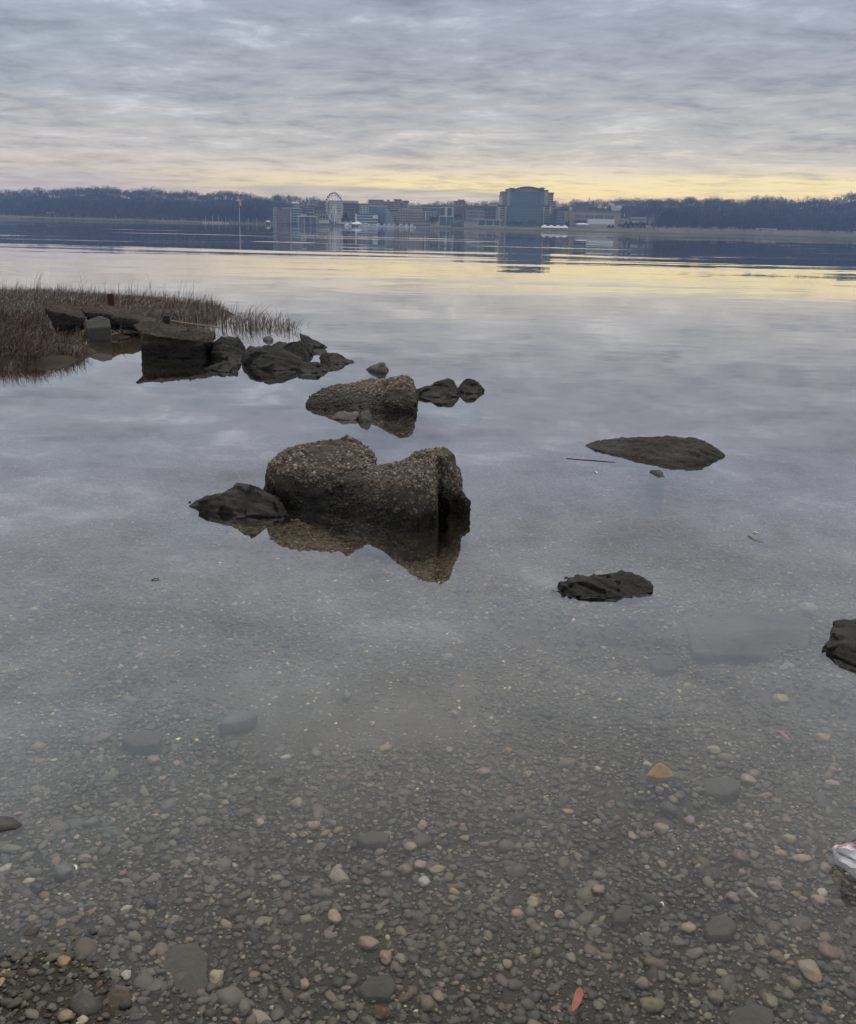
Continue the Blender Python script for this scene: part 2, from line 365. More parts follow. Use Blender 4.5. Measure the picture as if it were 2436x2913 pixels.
# ------------------------------------------------------------------ rock materials
def rockmat(name, ramp_cols, wet=0.05, wetn=0.05, lichen=None, scale=1.0, strata=(0, 0, 1), gloss=0.55, agg=False, top=None, wetcol=0.30):
    m, n = newmat(name)
    g = n.node('ShaderNodeNewGeometry'); pos = g.outputs['Position']
    big = n.noise(pos, 3.5*scale, 5, 0.6); fine = n.noise(pos, 38*scale, 6, 0.68); vfine = n.noise(pos, 160*scale, 4, 0.6)
    sv = n.v('MULTIPLY', pos, (1.0, 1.0, 1.0))
    band = n.noise(n.v('ADD', n.v('SCALE', pos, 3.0), n.v('SCALE', strata, n.m('MULTIPLY', n.v('DOT_PRODUCT', pos, strata), 40.0))), 1.0, 4, 0.6)
    f = n.m('ADD', n.m('MULTIPLY', big, 0.4), n.m('ADD', n.m('MULTIPLY', fine, 0.35), n.m('MULTIPLY', band, 0.25)))
    col = n.ramp(f, [(0.34, ramp_cols[0]), (0.5, ramp_cols[1]), (0.66, ramp_cols[2])])
    if agg:
        tint = n.node('ShaderNodeVertexColor'); tint.layer_name = 'tint'
        col = n.mix(0.85, col, tint.outputs[0])
        col = n.mix(n.rng(vfine, 0.4, 0.7, 0.0, 0.3), col, (0.11, 0.095, 0.07, 1))
    if lichen is not None:
        col = n.mix(n.m('MULTIPLY', n.rng(n.noise(pos, 9*scale, 5, 0.7), 0.52, 0.64), 0.6), col, lichen)
    x_, y_, z_ = n.sep(pos)
    zz = n.m('ADD', z_, n.m('MULTIPLY', n.m('SUBTRACT', n.noise(pos, 5.0, 4, 0.6), 0.5), wetn*2.2))
    wetm = n.rng(zz, wet+wetn*1.3, wet-wetn*0.5, smooth=False)
    col = n.mix(wetm, col, n.mix(1.0, col, (wetcol, wetcol*0.95, wetcol*0.85, 1), 'MULTIPLY'))
    coat = n.mix(fine, (0.045, 0.042, 0.034, 1), (0.125, 0.113, 0.09, 1))      # silt and algae below the waterline
    if not name.startswith('tan'): col = n.mix(n.rng(z_, -0.004, -0.03, 0, .9), col, coat)
    hgt = n.m('ADD', n.m('MULTIPLY', fine, 1.0), n.m('ADD', n.m('MULTIPLY', vfine, 0.35), n.m('MULTIPLY', band, 0.7)))
    nb = n.bump(hgt, 0.75, 0.012/scale)
    out(n, surf(n, col, n.rng(wetm, 0, 1, 0.88, gloss, False), nb, 0.35)); return m
MAT_SLATE = rockmat('slate_rock', [(0.014, 0.013, 0.012), (0.036, 0.034, 0.031), (0.098, 0.091, 0.082)], wet=0.03, wetn=0.05, strata=(0.25, 0.35, 0.9), wetcol=0.42)
MAT_DARK = rockmat('dark_wet_rock', [(0.010, 0.009, 0.008), (0.024, 0.022, 0.020), (0.065, 0.060, 0.054)], wet=0.04, wetn=0.05, strata=(0.5, 0.2, 0.84), wetcol=0.5)
MAT_GREY = rockmat('grey_rock', [(0.055, 0.052, 0.048), (0.12, 0.114, 0.105), (0.21, 0.20, 0.185)], wet=0.01, wetn=0.02, strata=(0.3, 0.1, 0.95), wetcol=0.4)
MAT_LONG = rockmat('low_grey_rock', [(0.030, 0.026, 0.021), (0.060, 0.053, 0.044), (0.11, 0.098, 0.082)], wet=-0.02, wetn=0.02, strata=(0.1, 0.5, 0.86), wetcol=0.5)
MAT_AGG = rockmat('concrete_aggregate', [(0.060, 0.050, 0.038), (0.12, 0.10, 0.077), (0.19, 0.165, 0.13)], wet=0.12, wetn=0.09, agg=True, wetcol=0.07)
MAT_AGG2 = rockmat('weathered_concrete', [(0.05, 0.044, 0.036), (0.095, 0.083, 0.066), (0.19, 0.17, 0.14)], wet=0.09, wetn=0.08, agg=True, wetcol=0.10)
MAT_SLAB = rockmat('mossy_slab', [(0.022, 0.018, 0.014), (0.055, 0.044, 0.035), (0.15, 0.122, 0.095)], wet=0.13, wetn=0.04, wetcol=0.08, lichen=(0.05, 0.045, 0.02, 1))
MAT_BLOCK = rockmat('old_concrete_block', [(0.045, 0.043, 0.04), (0.075, 0.073, 0.068), (0.11, 0.107, 0.10)], wet=0.0, wetn=0.03, wetcol=0.4)

def remeshed(name, hulls, voxel, smooth_it=2):
    """convex lumps fused into one skin; returns vertex, face arrays and normals"""
    bm = bmesh.new()
    for pts in hulls:
        vs = [bm.verts.new(p) for p in pts]
        r = bmesh.ops.convex_hull(bm, input=vs)
        dead = [g for g in set(r['geom_interior']+r['geom_unused']) if isinstance(g, bmesh.types.BMVert) and g.is_valid]
        bmesh.ops.delete(bm, geom=dead, context='VERTS')
    bmesh.ops.recalc_face_normals(bm, faces=bm.faces)
    me = bpy.data.meshes.new(name); bm.to_mesh(me); bm.free()
    o = bpy.data.objects.new(name, me); COL.objects.link(o)
    r = o.modifiers.new('r', 'REMESH'); r.mode = 'VOXEL'; r.voxel_size = voxel
    if smooth_it:
        s = o.modifiers.new('s', 'SMOOTH'); s.factor = 0.5; s.iterations = smooth_it
    dg = bpy.context.evaluated_depsgraph_get(); ev = o.evaluated_get(dg)
    me2 = bpy.data.meshes.new_from_object(ev)
    bpy.data.objects.remove(o); bpy.data.meshes.remove(me)
    return me2
def displace(me, amp, freq, strata=None, samp=0.0, sfreq=20.0, seed=0, ridge=0.5, fine=0.0):
    nv = len(me.vertices); co = np.empty(nv*3, np.float32); me.vertices.foreach_get('co', co); co = co.reshape(-1, 3)
    nm = np.empty(nv*3, np.float32); me.vertex_normals.foreach_get('vector', nm); nm = nm.reshape(-1, 3)
    off = Vector((seed*3.7, seed*1.3, seed*2.9)); dsp = np.empty(nv)
    S = Vector(strata) if strata else None
    for i in range(nv):
        p = Vector(co[i].tolist()); q = p*freq+off
        f = noise.fractal(q, 1.0, 2.1, 4)*(1-ridge) + ridge*(0.5-abs(noise.noise(q*0.7))*1.6)
        h = amp*f
        if S is not None:
            t = p.dot(S)*sfreq + noise.noise(p*freq*0.6+off)*1.6
            h += samp*(noise.noise(Vector((t, p.x*1.5, p.y*1.5+seed))))
        if fine: h += fine*noise.fractal(p*freq*6+off, 1.0, 2.0, 3)
        dsp[i] = h
    co += nm*dsp[:, None]
    me.vertices.foreach_set('co', co.ravel()); me.update()
    return me
def facet(me, K, tilt=0.28, cap=0.03, seed=0, near=3):
    """chip the skin into flat planes"""
    r = np.random.default_rng(seed+77); nv = len(me.vertices); co = np.empty(nv*3, np.float32); me.vertices.foreach_get('co', co); co = co.reshape(-1, 3)
    nm = np.empty(nv*3, np.float32); me.vertex_normals.foreach_get('vector', nm); nm = nm.reshape(-1, 3)
    k = r.choice(nv, min(K, nv), replace=False); S_, Nn = co[k], nm[k]+r.normal(0, tilt, (len(k), 3)); Nn /= np.linalg.norm(Nn, axis=1)[:, None]
    wgt = r.uniform(.75, 1.35, len(k))
    D = ((co[:, None]-S_[None])**2).sum(-1)*wgt[None]; idx = np.argsort(D, 1)[:, :near]
    best = np.full(nv, 1e9)
    for j in range(near):
        q = idx[:, j]; dn = (Nn[q]*nm).sum(1); d_ = (Nn[q]*(S_[q]-co)).sum(1)/np.maximum(dn, .45); ok_ = (Nn[q]*nm).sum(1) > .72; best = np.where(ok_, np.minimum(best, d_), best)
    best = np.where(best > 1e8, 0, best)
    co += nm*np.clip(best, -cap, cap)[:, None]
    me.vertices.foreach_set('co', co.ravel()); me.update()
def anglesmooth(me, deg=38):
    me.polygons.foreach_set('use_smooth', np.full(len(me.polygons), True))
    me.set_sharp_from_angle(angle=R(deg))
def autorock(sil, wl, back, ex=(), z_bot=-0.35, power=0.5):
    """silhouette (left to right) and front waterline in photo pixels -> hull points in metres"""
    W = [G(a, b) for a, b in wl]; wpx = [a for a, b in wl]; wy = [p.y for p in W]
    xm = sum(p.x for p in W)/len(W)
    pts = list(W)+[Vector((xm+(p.x-xm)*.6, p.y-z_bot*.5, z_bot)) for p in W]
    n_ = len(sil)
    for i, (a, b) in enumerate(sil):
        t = i/(n_-1); Y = np.interp(a, wpx, wy) + back*0.5*math.sin(math.pi*min(max(t, .03), .97))**power
        p = P(a, b, Y); pts.append(p)
        yb = Y+back*0.5*math.sin(math.pi*min(max(t, .06), .94))**power
        pts.append(Vector((p.x*yb/Y, yb, min(p.z*0.25, p.z-0.02)))); pts.append(Vector((xm+(p.x*yb/Y-xm)*.85, yb, z_bot)))
    for a, b, dy in ex:
        Y = np.interp(a, wpx, wy)+dy; pts.append(P(a, b, Y))
    return pts
def make_rock(name, label, hulls, mat, voxel, amp, freq, samp=0.0, sfreq=22, strata=(0.25, 0.35, 0.9), seed=1, sm=0, ridge=0.5, fine=0.0, cat='rock', group=None, sharp=28, K=0, tilt=.20):
    me = remeshed(name, hulls, voxel, sm)
    if cat == 'rock':
        K = K or 60; big_ = (max(v.co.x for v in me.vertices)-min(v.co.x for v in me.vertices)); (facet(me, K, tilt, big_*.028, seed) if tilt > .03 else None); amp *= .8; fine = max(fine, amp*.25)
    displace(me, amp, freq, strata if samp else None, samp, sfreq, seed, ridge, fine)
    anglesmooth(me, sharp)
    nv = len(me.vertices); co = np.empty(nv*3, np.float32); me.vertices.foreach_get('co', co); co = co.reshape(-1, 3)
    c = Vector(((co[:, 0].min()+co[:, 0].max())/2, (co[:, 1].min()+co[:, 1].max())/2, 0))
    me.transform(Matrix.Translation(-c)); me.name = name
    o = link(name, me, mat); o.location = c
    return tag(o, label, cat, group)
def aggregate(o, count, r0, r1, pal, seed=0, flat=0.55):
    """press small stones into the skin of o (same mesh, one material, coloured per stone)"""
    r = np.random.default_rng(seed); me = o.data
    nv = len(me.vertices); V = np.empty(nv*3, np.float32); me.vertices.foreach_get('co', V); V = V.reshape(-1, 3).astype(float)
    me.calc_loop_triangles(); nt = len(me.loop_triangles); T = np.empty(nt*3, np.int32); me.loop_triangles.foreach_get('vertices', T); T = T.reshape(-1, 3)
    A, B, C = V[T[:, 0]], V[T[:, 1]], V[T[:, 2]]; cr = np.cross(B-A, C-A); ar = np.linalg.norm(cr, axis=1)
    patch = np.clip((vnoise(A[:, 0]+A[:, 2]*.7, A[:, 1]+A[:, 2], 7.0, seed)-.22)*3.5, .12, 1)
    w_ = ar*patch*(((A[:, 2]+B[:, 2]+C[:, 2])/3) > -0.08); w_ /= w_.sum()
    s = r.choice(nt, count, p=w_); u1 = r.random(count)**.5; u2 = r.random(count)
    p = A[s]*(1-u1)[:, None]+B[s]*(u1*(1-u2))[:, None]+C[s]*(u1*u2)[:, None]; nn = cr[s]/ar[s][:, None]
    rad = r0*(r1/r0)**(r.random(count)**2.2)
    t = np.cross(nn, r.normal(size=(count, 3))); t /= np.linalg.norm(t, axis=1)[:, None]; b = np.cross(nn, t)
    nn2 = nn + r.normal(0, 0.25, (count, 3)); nn2 /= np.linalg.norm(nn2, axis=1)[:, None]
    OV, OF, OC = [V], [T], [np.repeat(np.array([pal[1]])*0.55, nv, 0)]; bi = nv
    ti = r.integers(0, len(T1), count)
    for k, (TV, TF) in enumerate(T1):
        q = np.where(ti == k)[0]
        if not len(q): continue
        W = p[q][:, None]+(t[q][:, None]*TV[None, :, 0:1]+b[q][:, None]*TV[None, :, 1:2]+nn2[q][:, None]*(TV[None, :, 2:3]*1.3+0.1))*rad[q][:, None, None]
        OV.append(W.reshape(-1, 3)); OF.append((TF[None]+(bi+np.arange(len(q))*len(TV))[:, None, None]).reshape(-1, 3)); bi += len(q)*len(TV)
        cc = np.array(pal)[r.integers(0, len(pal), len(q))]*r.uniform(0.7, 1.3, (len(q), 1)); OC.append(np.repeat(cc, len(TV), 0))
    nm = np_mesh(me.name+'_a', np.concatenate(OV), np.concatenate(OF), True, np.concatenate(OC))
    mats = list(me.materials); old = me; nmn = old.name; o.data = nm
    for mm in mats: nm.materials.append(mm)
    bpy.data.meshes.remove(old); nm.name = nmn
def low(p, z=-0.35): return Vector((p.x, p.y, z))
APAL = [(0.27, 0.225, 0.175), (0.19, 0.16, 0.125), (0.33, 0.28, 0.225), (0.11, 0.095, 0.078), (0.29, 0.23, 0.18), (0.42, 0.37, 0.31), (0.23, 0.205, 0.172), (0.17, 0.145, 0.113), (0.35, 0.245, 0.185)]

# ---- the big saddle-shaped lump of pebbly concrete
hA = [P(768, 1318, 5.88), P(808, 1293, 5.92), P(872, 1261, 5.98), P(941, 1245, 6.02), P(985, 1233, 6.04), P(1018, 1256, 6.04), P(1060, 1282, 6.06), P(1074, 1305, 6.04),
      P(768, 1345, 5.98), P(860, 1342, 5.90), P(960, 1352, 5.82), P(1030, 1368, 5.74), P(772, 1325, 6.1),
      G(760, 1408), G(800, 1434), G(870, 1450), G(950, 1459), G(1020, 1466)]
hA += [low(p) for p in hA[-5:]]+[Vector((-0.88, 6.35, -.35)), Vector((-0.3, 6.45, -.35)), Vector((-0.85, 6.3, .12)), Vector((-.35, 6.35, .2)), P(753, 1370, 5.85)]
hB = [P(1030, 1318, 5.88), P(1100, 1324, 5.80), P(1150, 1316, 5.72), P(1010, 1368, 5.76), P(1060, 1378, 5.68), P(1120, 1385, 5.58), G(1000, 1466), G(1060, 1484), G(1120, 1500)]
hB += [low(p) for p in hB[-3:]]+[Vector((-.35, 6.2, -.35)), Vector((.0, 6.0, -.35)), Vector((-.3, 6.15, .1)), Vector((.0, 6.0, .1))]
hC = [P(1140, 1314, 5.70), P(1192, 1285, 5.66), P(1225, 1281, 5.62), P(1244, 1290, 5.56), P(1110, 1388, 5.55), P(1165, 1372, 5.46), P(1215, 1335, 5.48),
      P(1238, 1420, 5.42), P(1230, 1330, 5.54), G(1110, 1499), G(1161, 1508), G(1240, 1497), P(1120, 1440, 5.48)]
hC += [low(p) for p in hC[9:12]]+[Vector((-0.1, 5.9, -.35)), Vector((.05, 5.8, -.35)), P(1235, 1380, 5.7)]
hD = [P(1210, 1283, 5.66), P(1269, 1273, 5.62), P(1292, 1290, 5.62), P(1301, 1335, 5.66), P(1310, 1395, 5.7), P(1262, 1300, 5.52), P(1296, 1345, 5.58), P(1294, 1396, 5.64), P(1240, 1300, 5.58), P(1270, 1300, 5.85), P(1235, 1420, 5.9), P(1262, 1345, 5.66), low(P(1305, 1440, 5.85)), low(P(1260, 1440, 5.88)), P(1290, 1430, 5.7), P(1250, 1440, 5.85)]
hE = [P(1296, 1398, 5.72), P(1322, 1414, 5.66), P(1331, 1436, 5.62), G(1331, 1453), G(1305, 1463), G(1275, 1468), P(1285, 1425, 5.66), P(1270, 1420, 5.85), low(G(1331, 1453)), low(G(1275, 1468)), low(P(1290, 1420, 5.9))]
big = make_rock('concrete_boulder', 'big saddle-shaped lump of pebbly brown concrete with two humps and a dark base', [hA, hB, hC, hD, hE], MAT_AGG, 0.010, 0.045, 3.3, seed=3, sm=8, ridge=0.3, fine=0.010, cat='boulder', sharp=60)
aggregate(big, 15000, 0.0045, 0.017, APAL, 5)
# ---- second, cylindrical lump behind
h2a = [P(869, 1140, 9.3), P(880, 1128, 9.35), P(906, 1112, 9.4), P(940, 1112, 9.4), P(985, 1101, 9.4), P(1054, 1099, 9.4), P(1100, 1088, 9.38), P(1125, 1084, 9.38), G(872, 1160), G(946, 1168), G(1064, 1172), G(1120, 1173), P(872, 1148, 9.2)]
h2a += [low(p) for p in h2a[8:12]]+[Vector((-1.1, 9.85, 0)), Vector((-.35, 9.9, 0)), Vector((-1.05, 9.8, -.35)), Vector((-.35, 9.9, -.35)), Vector((-1.0, 9.7, .1)), Vector((-.4, 9.75, .2))]
h2b = [P(1100, 1085, 9.3), P(1118, 1078, 9.3), P(1151, 1072, 9.3), P(1170, 1083, 9.25), P(1178, 1110, 9.15), P(1140, 1088, 9.12), P(1100, 1110, 9.1), G(1110, 1173), G(1177, 1172), P(1182, 1130, 9.2), P(1183, 1160, 9.25)]
h2b += [low(p) for p in h2b[7:9]]+[Vector((-.33, 9.75, .15)), Vector((-.14, 9.7, .1)), Vector((-.33, 9.75, -.35)), Vector((-.12, 9.6, -.35))]
b2 = make_rock('concrete_boulder', 'log-shaped lump of pebbly concrete with a raised pale right end behind the big boulder', [h2a, h2b], MAT_AGG2, 0.016, 0.045, 3.5, seed=9, sm=5, ridge=0.4, fine=0.01, cat='boulder', sharp=60)
aggregate(b2, 5200, 0.007, 0.022, APAL, 6)

S = make_rock
# ---- single rocks
S('rock', 'dark slate wedge with a pale sloping top at the left of the big boulder',
  [autorock([(536, 1438), (602, 1407), (638, 1390), (690, 1377), (720, 1379), (756, 1397), (790, 1421), (820, 1464)], [(536, 1441), (600, 1458), (660, 1467), (740, 1470), (821, 1467)], 0.42,
            ex=[(600, 1422, 0.05), (685, 1388, 0.10), (722, 1388, 0.08), (785, 1424, 0.04)])], MAT_SLATE, 0.008, 0.020, 5, samp=0.010, sfreq=30, seed=4, ridge=0.6, fine=0.003)
S('rock', 'long low grey-brown rock lying out in the water on the right',
  [autorock([(1666, 1267), (1700, 1257), (1745, 1253), (1820, 1248), (1868, 1247), (1964, 1244), (1990, 1251), (2033, 1272), (2061, 1296)], [(1666, 1270), (1740, 1292), (1850, 1303), (1974, 1316), (2030, 1308), (2061, 1298)], 0.6,
            ex=[(1745, 1275, 0.12), (1860, 1268, 0.25), (1975, 1262, 0.22)], power=0.8)], MAT_LONG, 0.009, 0.030, 4.5, samp=0.010, sfreq=34, seed=6, ridge=0.75, fine=0.010, K=9, tilt=.015)
S('rock', 'very small grey rock tip just below the long low rock on the right',
  [autorock([(1849, 1340), (1862, 1335), (1876, 1336), (1886, 1345), (1893, 1356)], [(1849, 1343), (1868, 1352), (1893, 1357)], 0.12)], MAT_GREY, 0.006, 0.008, 12, seed=8)
S('rock', 'black jagged layered rock alone in the shallows right of centre',
  [autorock([(1569, 1677), (1607, 1653), (1660, 1645), (1735, 1640), (1788, 1643), (1830, 1661), (1856, 1682)], [(1569, 1680), (1633, 1696), (1713, 1701), (1809, 1700), (1856, 1684)], 0.30,
            ex=[(1640, 1662, 0.08), (1800, 1655, 0.12)])], MAT_DARK, 0.006, 0.018, 7, samp=0.014, sfreq=45, strata=(0.5, 0.2, 0.84), seed=10, ridge=0.7, fine=0.004)
S('rock', 'dark rock with a ledge on top, cut off by the right edge of the picture',
  [autorock([(2343, 1849), (2365, 1832), (2386, 1817), (2440, 1812), (2500, 1815), (2590, 1850)], [(2343, 1852), (2390, 1868), (2436, 1892), (2500, 1920), (2600, 1900)], 0.32),
   autorock([(2374, 1803), (2381, 1788), (2436, 1784), (2520, 1788), (2560, 1820)], [(2374, 1850), (2436, 1872), (2500, 1880), (2560, 1860)], 0.40, z_bot=0.0)], MAT_SLATE, 0.005, 0.012, 7, samp=0.009, sfreq=50, seed=11, ridge=0.6, fine=0.003)
S('rock', 'pale grey facetted rock in front of the log-shaped concrete lump',
  [autorock([(941, 1190), (958, 1178), (977, 1169), (1018, 1172), (1030, 1182)], [(941, 1192), (975, 1196), (1005, 1197), (1032, 1190)], 0.26, ex=[(990, 1180, 0.06), (1018, 1176, .05)])], MAT_GREY, 0.010, 0.012, 7, samp=0.006, seed=12)
S('rock', 'small grey upright rock joined to the right of the pale facetted rock',
  [autorock([(1018, 1180), (1030, 1169), (1045, 1164), (1056, 1180), (1058, 1196)], [(1020, 1194), (1035, 1202), (1058, 1200)], 0.2)], MAT_GREY, 0.010, 0.010, 7, seed=13)
S('rock', 'grey hump-backed rock touching the pale end of the log-shaped lump',
  [autorock([(1182, 1108), (1218, 1102), (1248, 1085), (1279, 1079), (1292, 1090), (1307, 1127)], [(1182, 1126), (1230, 1131), (1280, 1130), (1307, 1128)], 0.5)], MAT_SLATE, 0.014, 0.03, 4, samp=0.01, seed=14)
S('rock', 'dark rounded rock at the right end of the row of rocks',
  [autorock([(1301, 1110), (1320, 1090), (1328, 1079), (1351, 1078), (1371, 1098), (1378, 1112)], [(1301, 1114), (1330, 1121), (1360, 1120), (1378, 1114)], 0.4)], MAT_DARK, 0.014, 0.02, 5, seed=15)
S('rock', 'small tilted rock with a pale flat top standing alone behind the log-shaped lump',
  [autorock([(1043, 1051), (1060, 1041), (1079, 1031), (1092, 1030), (1104, 1052)], [(1043, 1053), (1070, 1060), (1098, 1062), (1105, 1054)], 0.3, ex=[(1062, 1050, 0.02), (1090, 1033, .03)])], MAT_GREY, 0.012, 0.012, 5, seed=16)
S('rock', 'pointed grey rock tapering to the right, in front of the dark upright shard',
  [autorock([(911, 1012), (925, 1000), (946, 1002), (975, 1018), (1012, 1031)], [(911, 1032), (945, 1037), (980, 1036), (1012, 1032)], 0.45)], MAT_SLATE, 0.016, 0.02, 4, seed=17)
S('rock', 'black upright shard with a hooked tip at the back of the rock heap',
  [[P(850, 950, 13.95), P(859, 949, 13.95), P(893, 964, 13.9), P(915, 976, 13.9), P(933, 991, 13.85), P(890, 994, 13.72), P(862, 972, 13.72), P(855, 960, 14.1), low(P(933, 995, 13.85)), low(P(880, 995, 13.72)), P(905, 975, 14.2), low(P(900, 980, 14.3))]], MAT_DARK, 0.016, 0.02, 4, seed=18)
S('rock', 'dark square block standing right behind the big rounded rock of the heap',
  [autorock([(802, 990), (820, 979), (854, 969), (887, 982), (888, 1000)], [(802, 1012), (840, 1022), (866, 1024), (888, 1006)], 0.5)], MAT_DARK, 0.016, 0.03, 3.5, seed=19)
S('rock', 'flat dark rock between the square block and the pointed grey rock',
  [autorock([(886, 996), (900, 992), (925, 994), (934, 1004)], [(886, 1006), (910, 1008), (934, 1006)], 0.4)], MAT_DARK, 0.016, 0.015, 5, seed=20)
S('rock', 'big rounded layered rock at the middle of the rock heap, right of the square slab',
  [autorock([(691, 1018), (697, 1002), (706, 993), (720, 980), (756, 977), (808, 991), (838, 1008), (862, 1030)], [(690, 1033), (725, 1046), (787, 1055), (848, 1050), (866, 1040)], 0.8,
            ex=[(712, 1004, 0.1), (770, 1008, .16), (820, 1018, .15)])], MAT_SLATE, 0.014, 0.035, 3, samp=0.014, sfreq=26, strata=(0.30, 0.1, 0.94), seed=21, ridge=0.6, fine=0.006, K=60)
S('rock', 'low broken log-like rock in front of the big rounded rock',
  [autorock([(845, 1038), (856, 1029), (900, 1033), (925, 1040), (943, 1050)], [(846, 1056), (870, 1062), (905, 1061), (943, 1054)], 0.3)], MAT_SLATE, 0.012, 0.02, 5, samp=0.012, sfreq=30, seed=22)
S('rock', 'grey rock close behind the right end of the square slab',
  [autorock([(600, 985), (614, 962), (633, 955), (674, 956), (688, 972), (694, 990)], [(600, 1014), (630, 1021), (670, 1018), (694, 1004)], 0.7)], MAT_SLATE, 0.016, 0.04, 3, samp=0.02, seed=23)
S('rock', 'low dark rock filling the gap between the grey rock and the big rounded rock',
  [autorock([(650, 1016), (675, 1008), (700, 1010), (708, 1020)], [(650, 1024), (680, 1028), (708, 1026)], 0.4)], MAT_DARK, 0.016, 0.02, 4, seed=24)
S('rock', 'small pointed rock in the water at the foot of the square slab',
  [autorock([(585, 1048), (605, 1040), (623, 1031), (674, 1034), (676, 1048)], [(585, 1050), (620, 1058), (655, 1060), (676, 1056)], 0.32)], MAT_SLATE, 0.012, 0.016, 5, samp=0.01, seed=25)
S('rock', 'smallest rock tip behind the heap below the reeds',
  [autorock([(749, 963), (757, 957), (770, 957), (779, 966)], [(749, 968), (765, 972), (779, 969)], 0.25)], MAT_GREY, 0.014, 0.012, 6, seed=26)
S('rock', 'flat grey rock just left of the square block behind the big rounded rock',
  [autorock([(775, 980), (790, 972), (812, 972), (828, 982)], [(775, 986), (800, 992), (828, 988)], 0.4)], MAT_SLATE, 0.016, 0.015, 5, seed=27)
S('rock', 'pale-topped rock at the edge of the reddish reeds on the left',
  [autorock([(150, 982), (168, 978), (190, 977), (223, 979), (236, 993), (243, 1009)], [(150, 1012), (185, 1020), (225, 1018), (243, 1011)], 0.5)], MAT_GREY, 0.014, 0.02, 4, seed=28)
# ---- slabs of broken sea wall
sq = [P(374, 921, 12.75), P(392, 916, 13.0), P(470, 925, 13.3), P(540, 933, 13.3), P(606, 943, 13.1), P(612, 952, 12.7), P(610, 974, 12.55), P(520, 966, 12.35), P(430, 953, 12.4), P(395, 942, 12.5),
      P(579, 981, 12.5), P(410, 958, 12.45), P(612, 965, 13.0)]
sqb = [P(400, 950, 12.5), P(405, 985, 12.45), G(405, 1016), G(490, 1019), G(577, 1019), P(579, 975, 12.45)]
sqb += [low(p) for p in sqb[2:5]]+[Vector((-3.5, 13.3, .1)), Vector((-2.75, 13.3, .1)), Vector((-3.5, 13.3, -.5)), Vector((-2.75, 13.3, -.5))]
s1_ = make_rock('stone_slab', 'square dark slab with a shaggy brown lit top, largest of the broken wall pieces', [sq, sqb], MAT_SLAB, 0.014, 0.05, 4.0, seed=31, sm=1, ridge=0.6, fine=0.022, cat='slab')
fl = [P(232, 880, 15.2), P(250, 873, 15.5), P(308, 871, 15.7), P(395, 888, 15.7), P(440, 908, 15.4), P(446, 918, 15.0), P(400, 915, 14.8), P(300, 893, 14.7), P(240, 888, 14.9), P(446, 932, 15.0), P(380, 935, 14.8), P(320, 925, 14.8), P(300, 915, 14.8)]
fl += [low(P(446, 932, 15.3), -.3), low(P(330, 925, 15.2), -.3), low(P(440, 925, 14.9), -.3), low(P(330, 925, 14.9), -.3)]
make_rock('stone_slab', 'long flat slab sloping down to the right behind the square slab', [fl], MAT_SLAB, 0.016, 0.05, 4, seed=32, sm=1, ridge=0.6, fine=0.02, cat='slab')
sl_ = [P(128, 868, 15.0), P(149, 863, 15.3), P(195, 866, 15.4), P(225, 880, 15.2), P(243, 896, 14.9), P(236, 906, 14.7), P(190, 893, 14.6), P(135, 885, 14.7), P(228, 928, 14.8), P(185, 925, 14.7), P(160, 905, 14.7)]
sl_ += [low(P(228, 928, 15.0), -.3), low(P(185, 920, 15.0), -.3), low(P(200, 925, 14.7), -.3)]
make_rock('stone_slab', 'pale-topped overhanging slab at the left, half in the grass', [sl_], MAT_SLAB, 0.016, 0.045, 4, seed=33, sm=1, ridge=0.6, fine=0.018, cat='slab')
blk = [P(242, 912, 14.2), P(285, 898, 14.3), P(313, 908, 14.2), P(315, 930, 14.05), P(246, 935, 14.05), P(300, 905, 14.6), P(250, 915, 14.6)]
blk += [low(P(246, 938, 14.05), -.3), low(P(316, 935, 14.05), -.3), low(P(300, 930, 14.6), -.3), low(P(250, 930, 14.6), -.3)]
make_rock('concrete_block', 'smooth pale grey concrete block below the two overhanging slabs', [blk], MAT_BLOCK, 0.014, 0.008, 3, seed=34, sm=1, ridge=0.2, fine=0.002, cat='block')
# ---- emerging stones near the camera
S('stone', 'flat-topped stone at the left edge of the picture standing out of the shallows',
  [autorock([(-70, 2345), (-20, 2326), (34, 2326), (63, 2341)], [(-70, 2362), (-20, 2366), (46, 2357), (64, 2346)], 0.11, ex=[(-10, 2348, 0.01), (44, 2344, .01)], z_bot=-.08)], MAT_GREY, 0.003, 0.005, 18, seed=40, cat='stone')
S('stone', 'brown angular wet stone breaking the surface near the bottom left corner',
  [autorock([(297, 2850), (308, 2826), (330, 2812), (362, 2818), (376, 2840), (375, 2855)], [(297, 2862), (330, 2872), (360, 2868), (376, 2858)], 0.075, ex=[(325, 2840, .02), (360, 2838, .02)], z_bot=-.05)],
  rockmat('brown_stone', [(0.07, 0.055, 0.04), (0.13, 0.105, 0.08), (0.20, 0.17, 0.13)], wet=-0.005, wetn=0.005, scale=3, gloss=0.3), 0.002, 0.004, 30, seed=41, cat='stone')
MAT_TAN = rockmat('tan_stone', [(0.24, 0.165, 0.10), (0.34, 0.25, 0.16), (0.42, 0.32, 0.22)], wet=-3, wetn=0.005, scale=2, gloss=0.4)
S('stone', 'peaked sandy-tan stone poking out of the water, doubled by its reflection',
  [autorock([(1841, 2203), (1856, 2186), (1878, 2174), (1900, 2182), (1914, 2195), (1917, 2206)], [(1841, 2207), (1870, 2214), (1895, 2213), (1917, 2208)], 0.09, ex=[(1862, 2200, .01), (1885, 2190, .03)], z_bot=-.062)],
  MAT_TAN, 0.0025, 0.007, 16, seed=42, cat='stone')
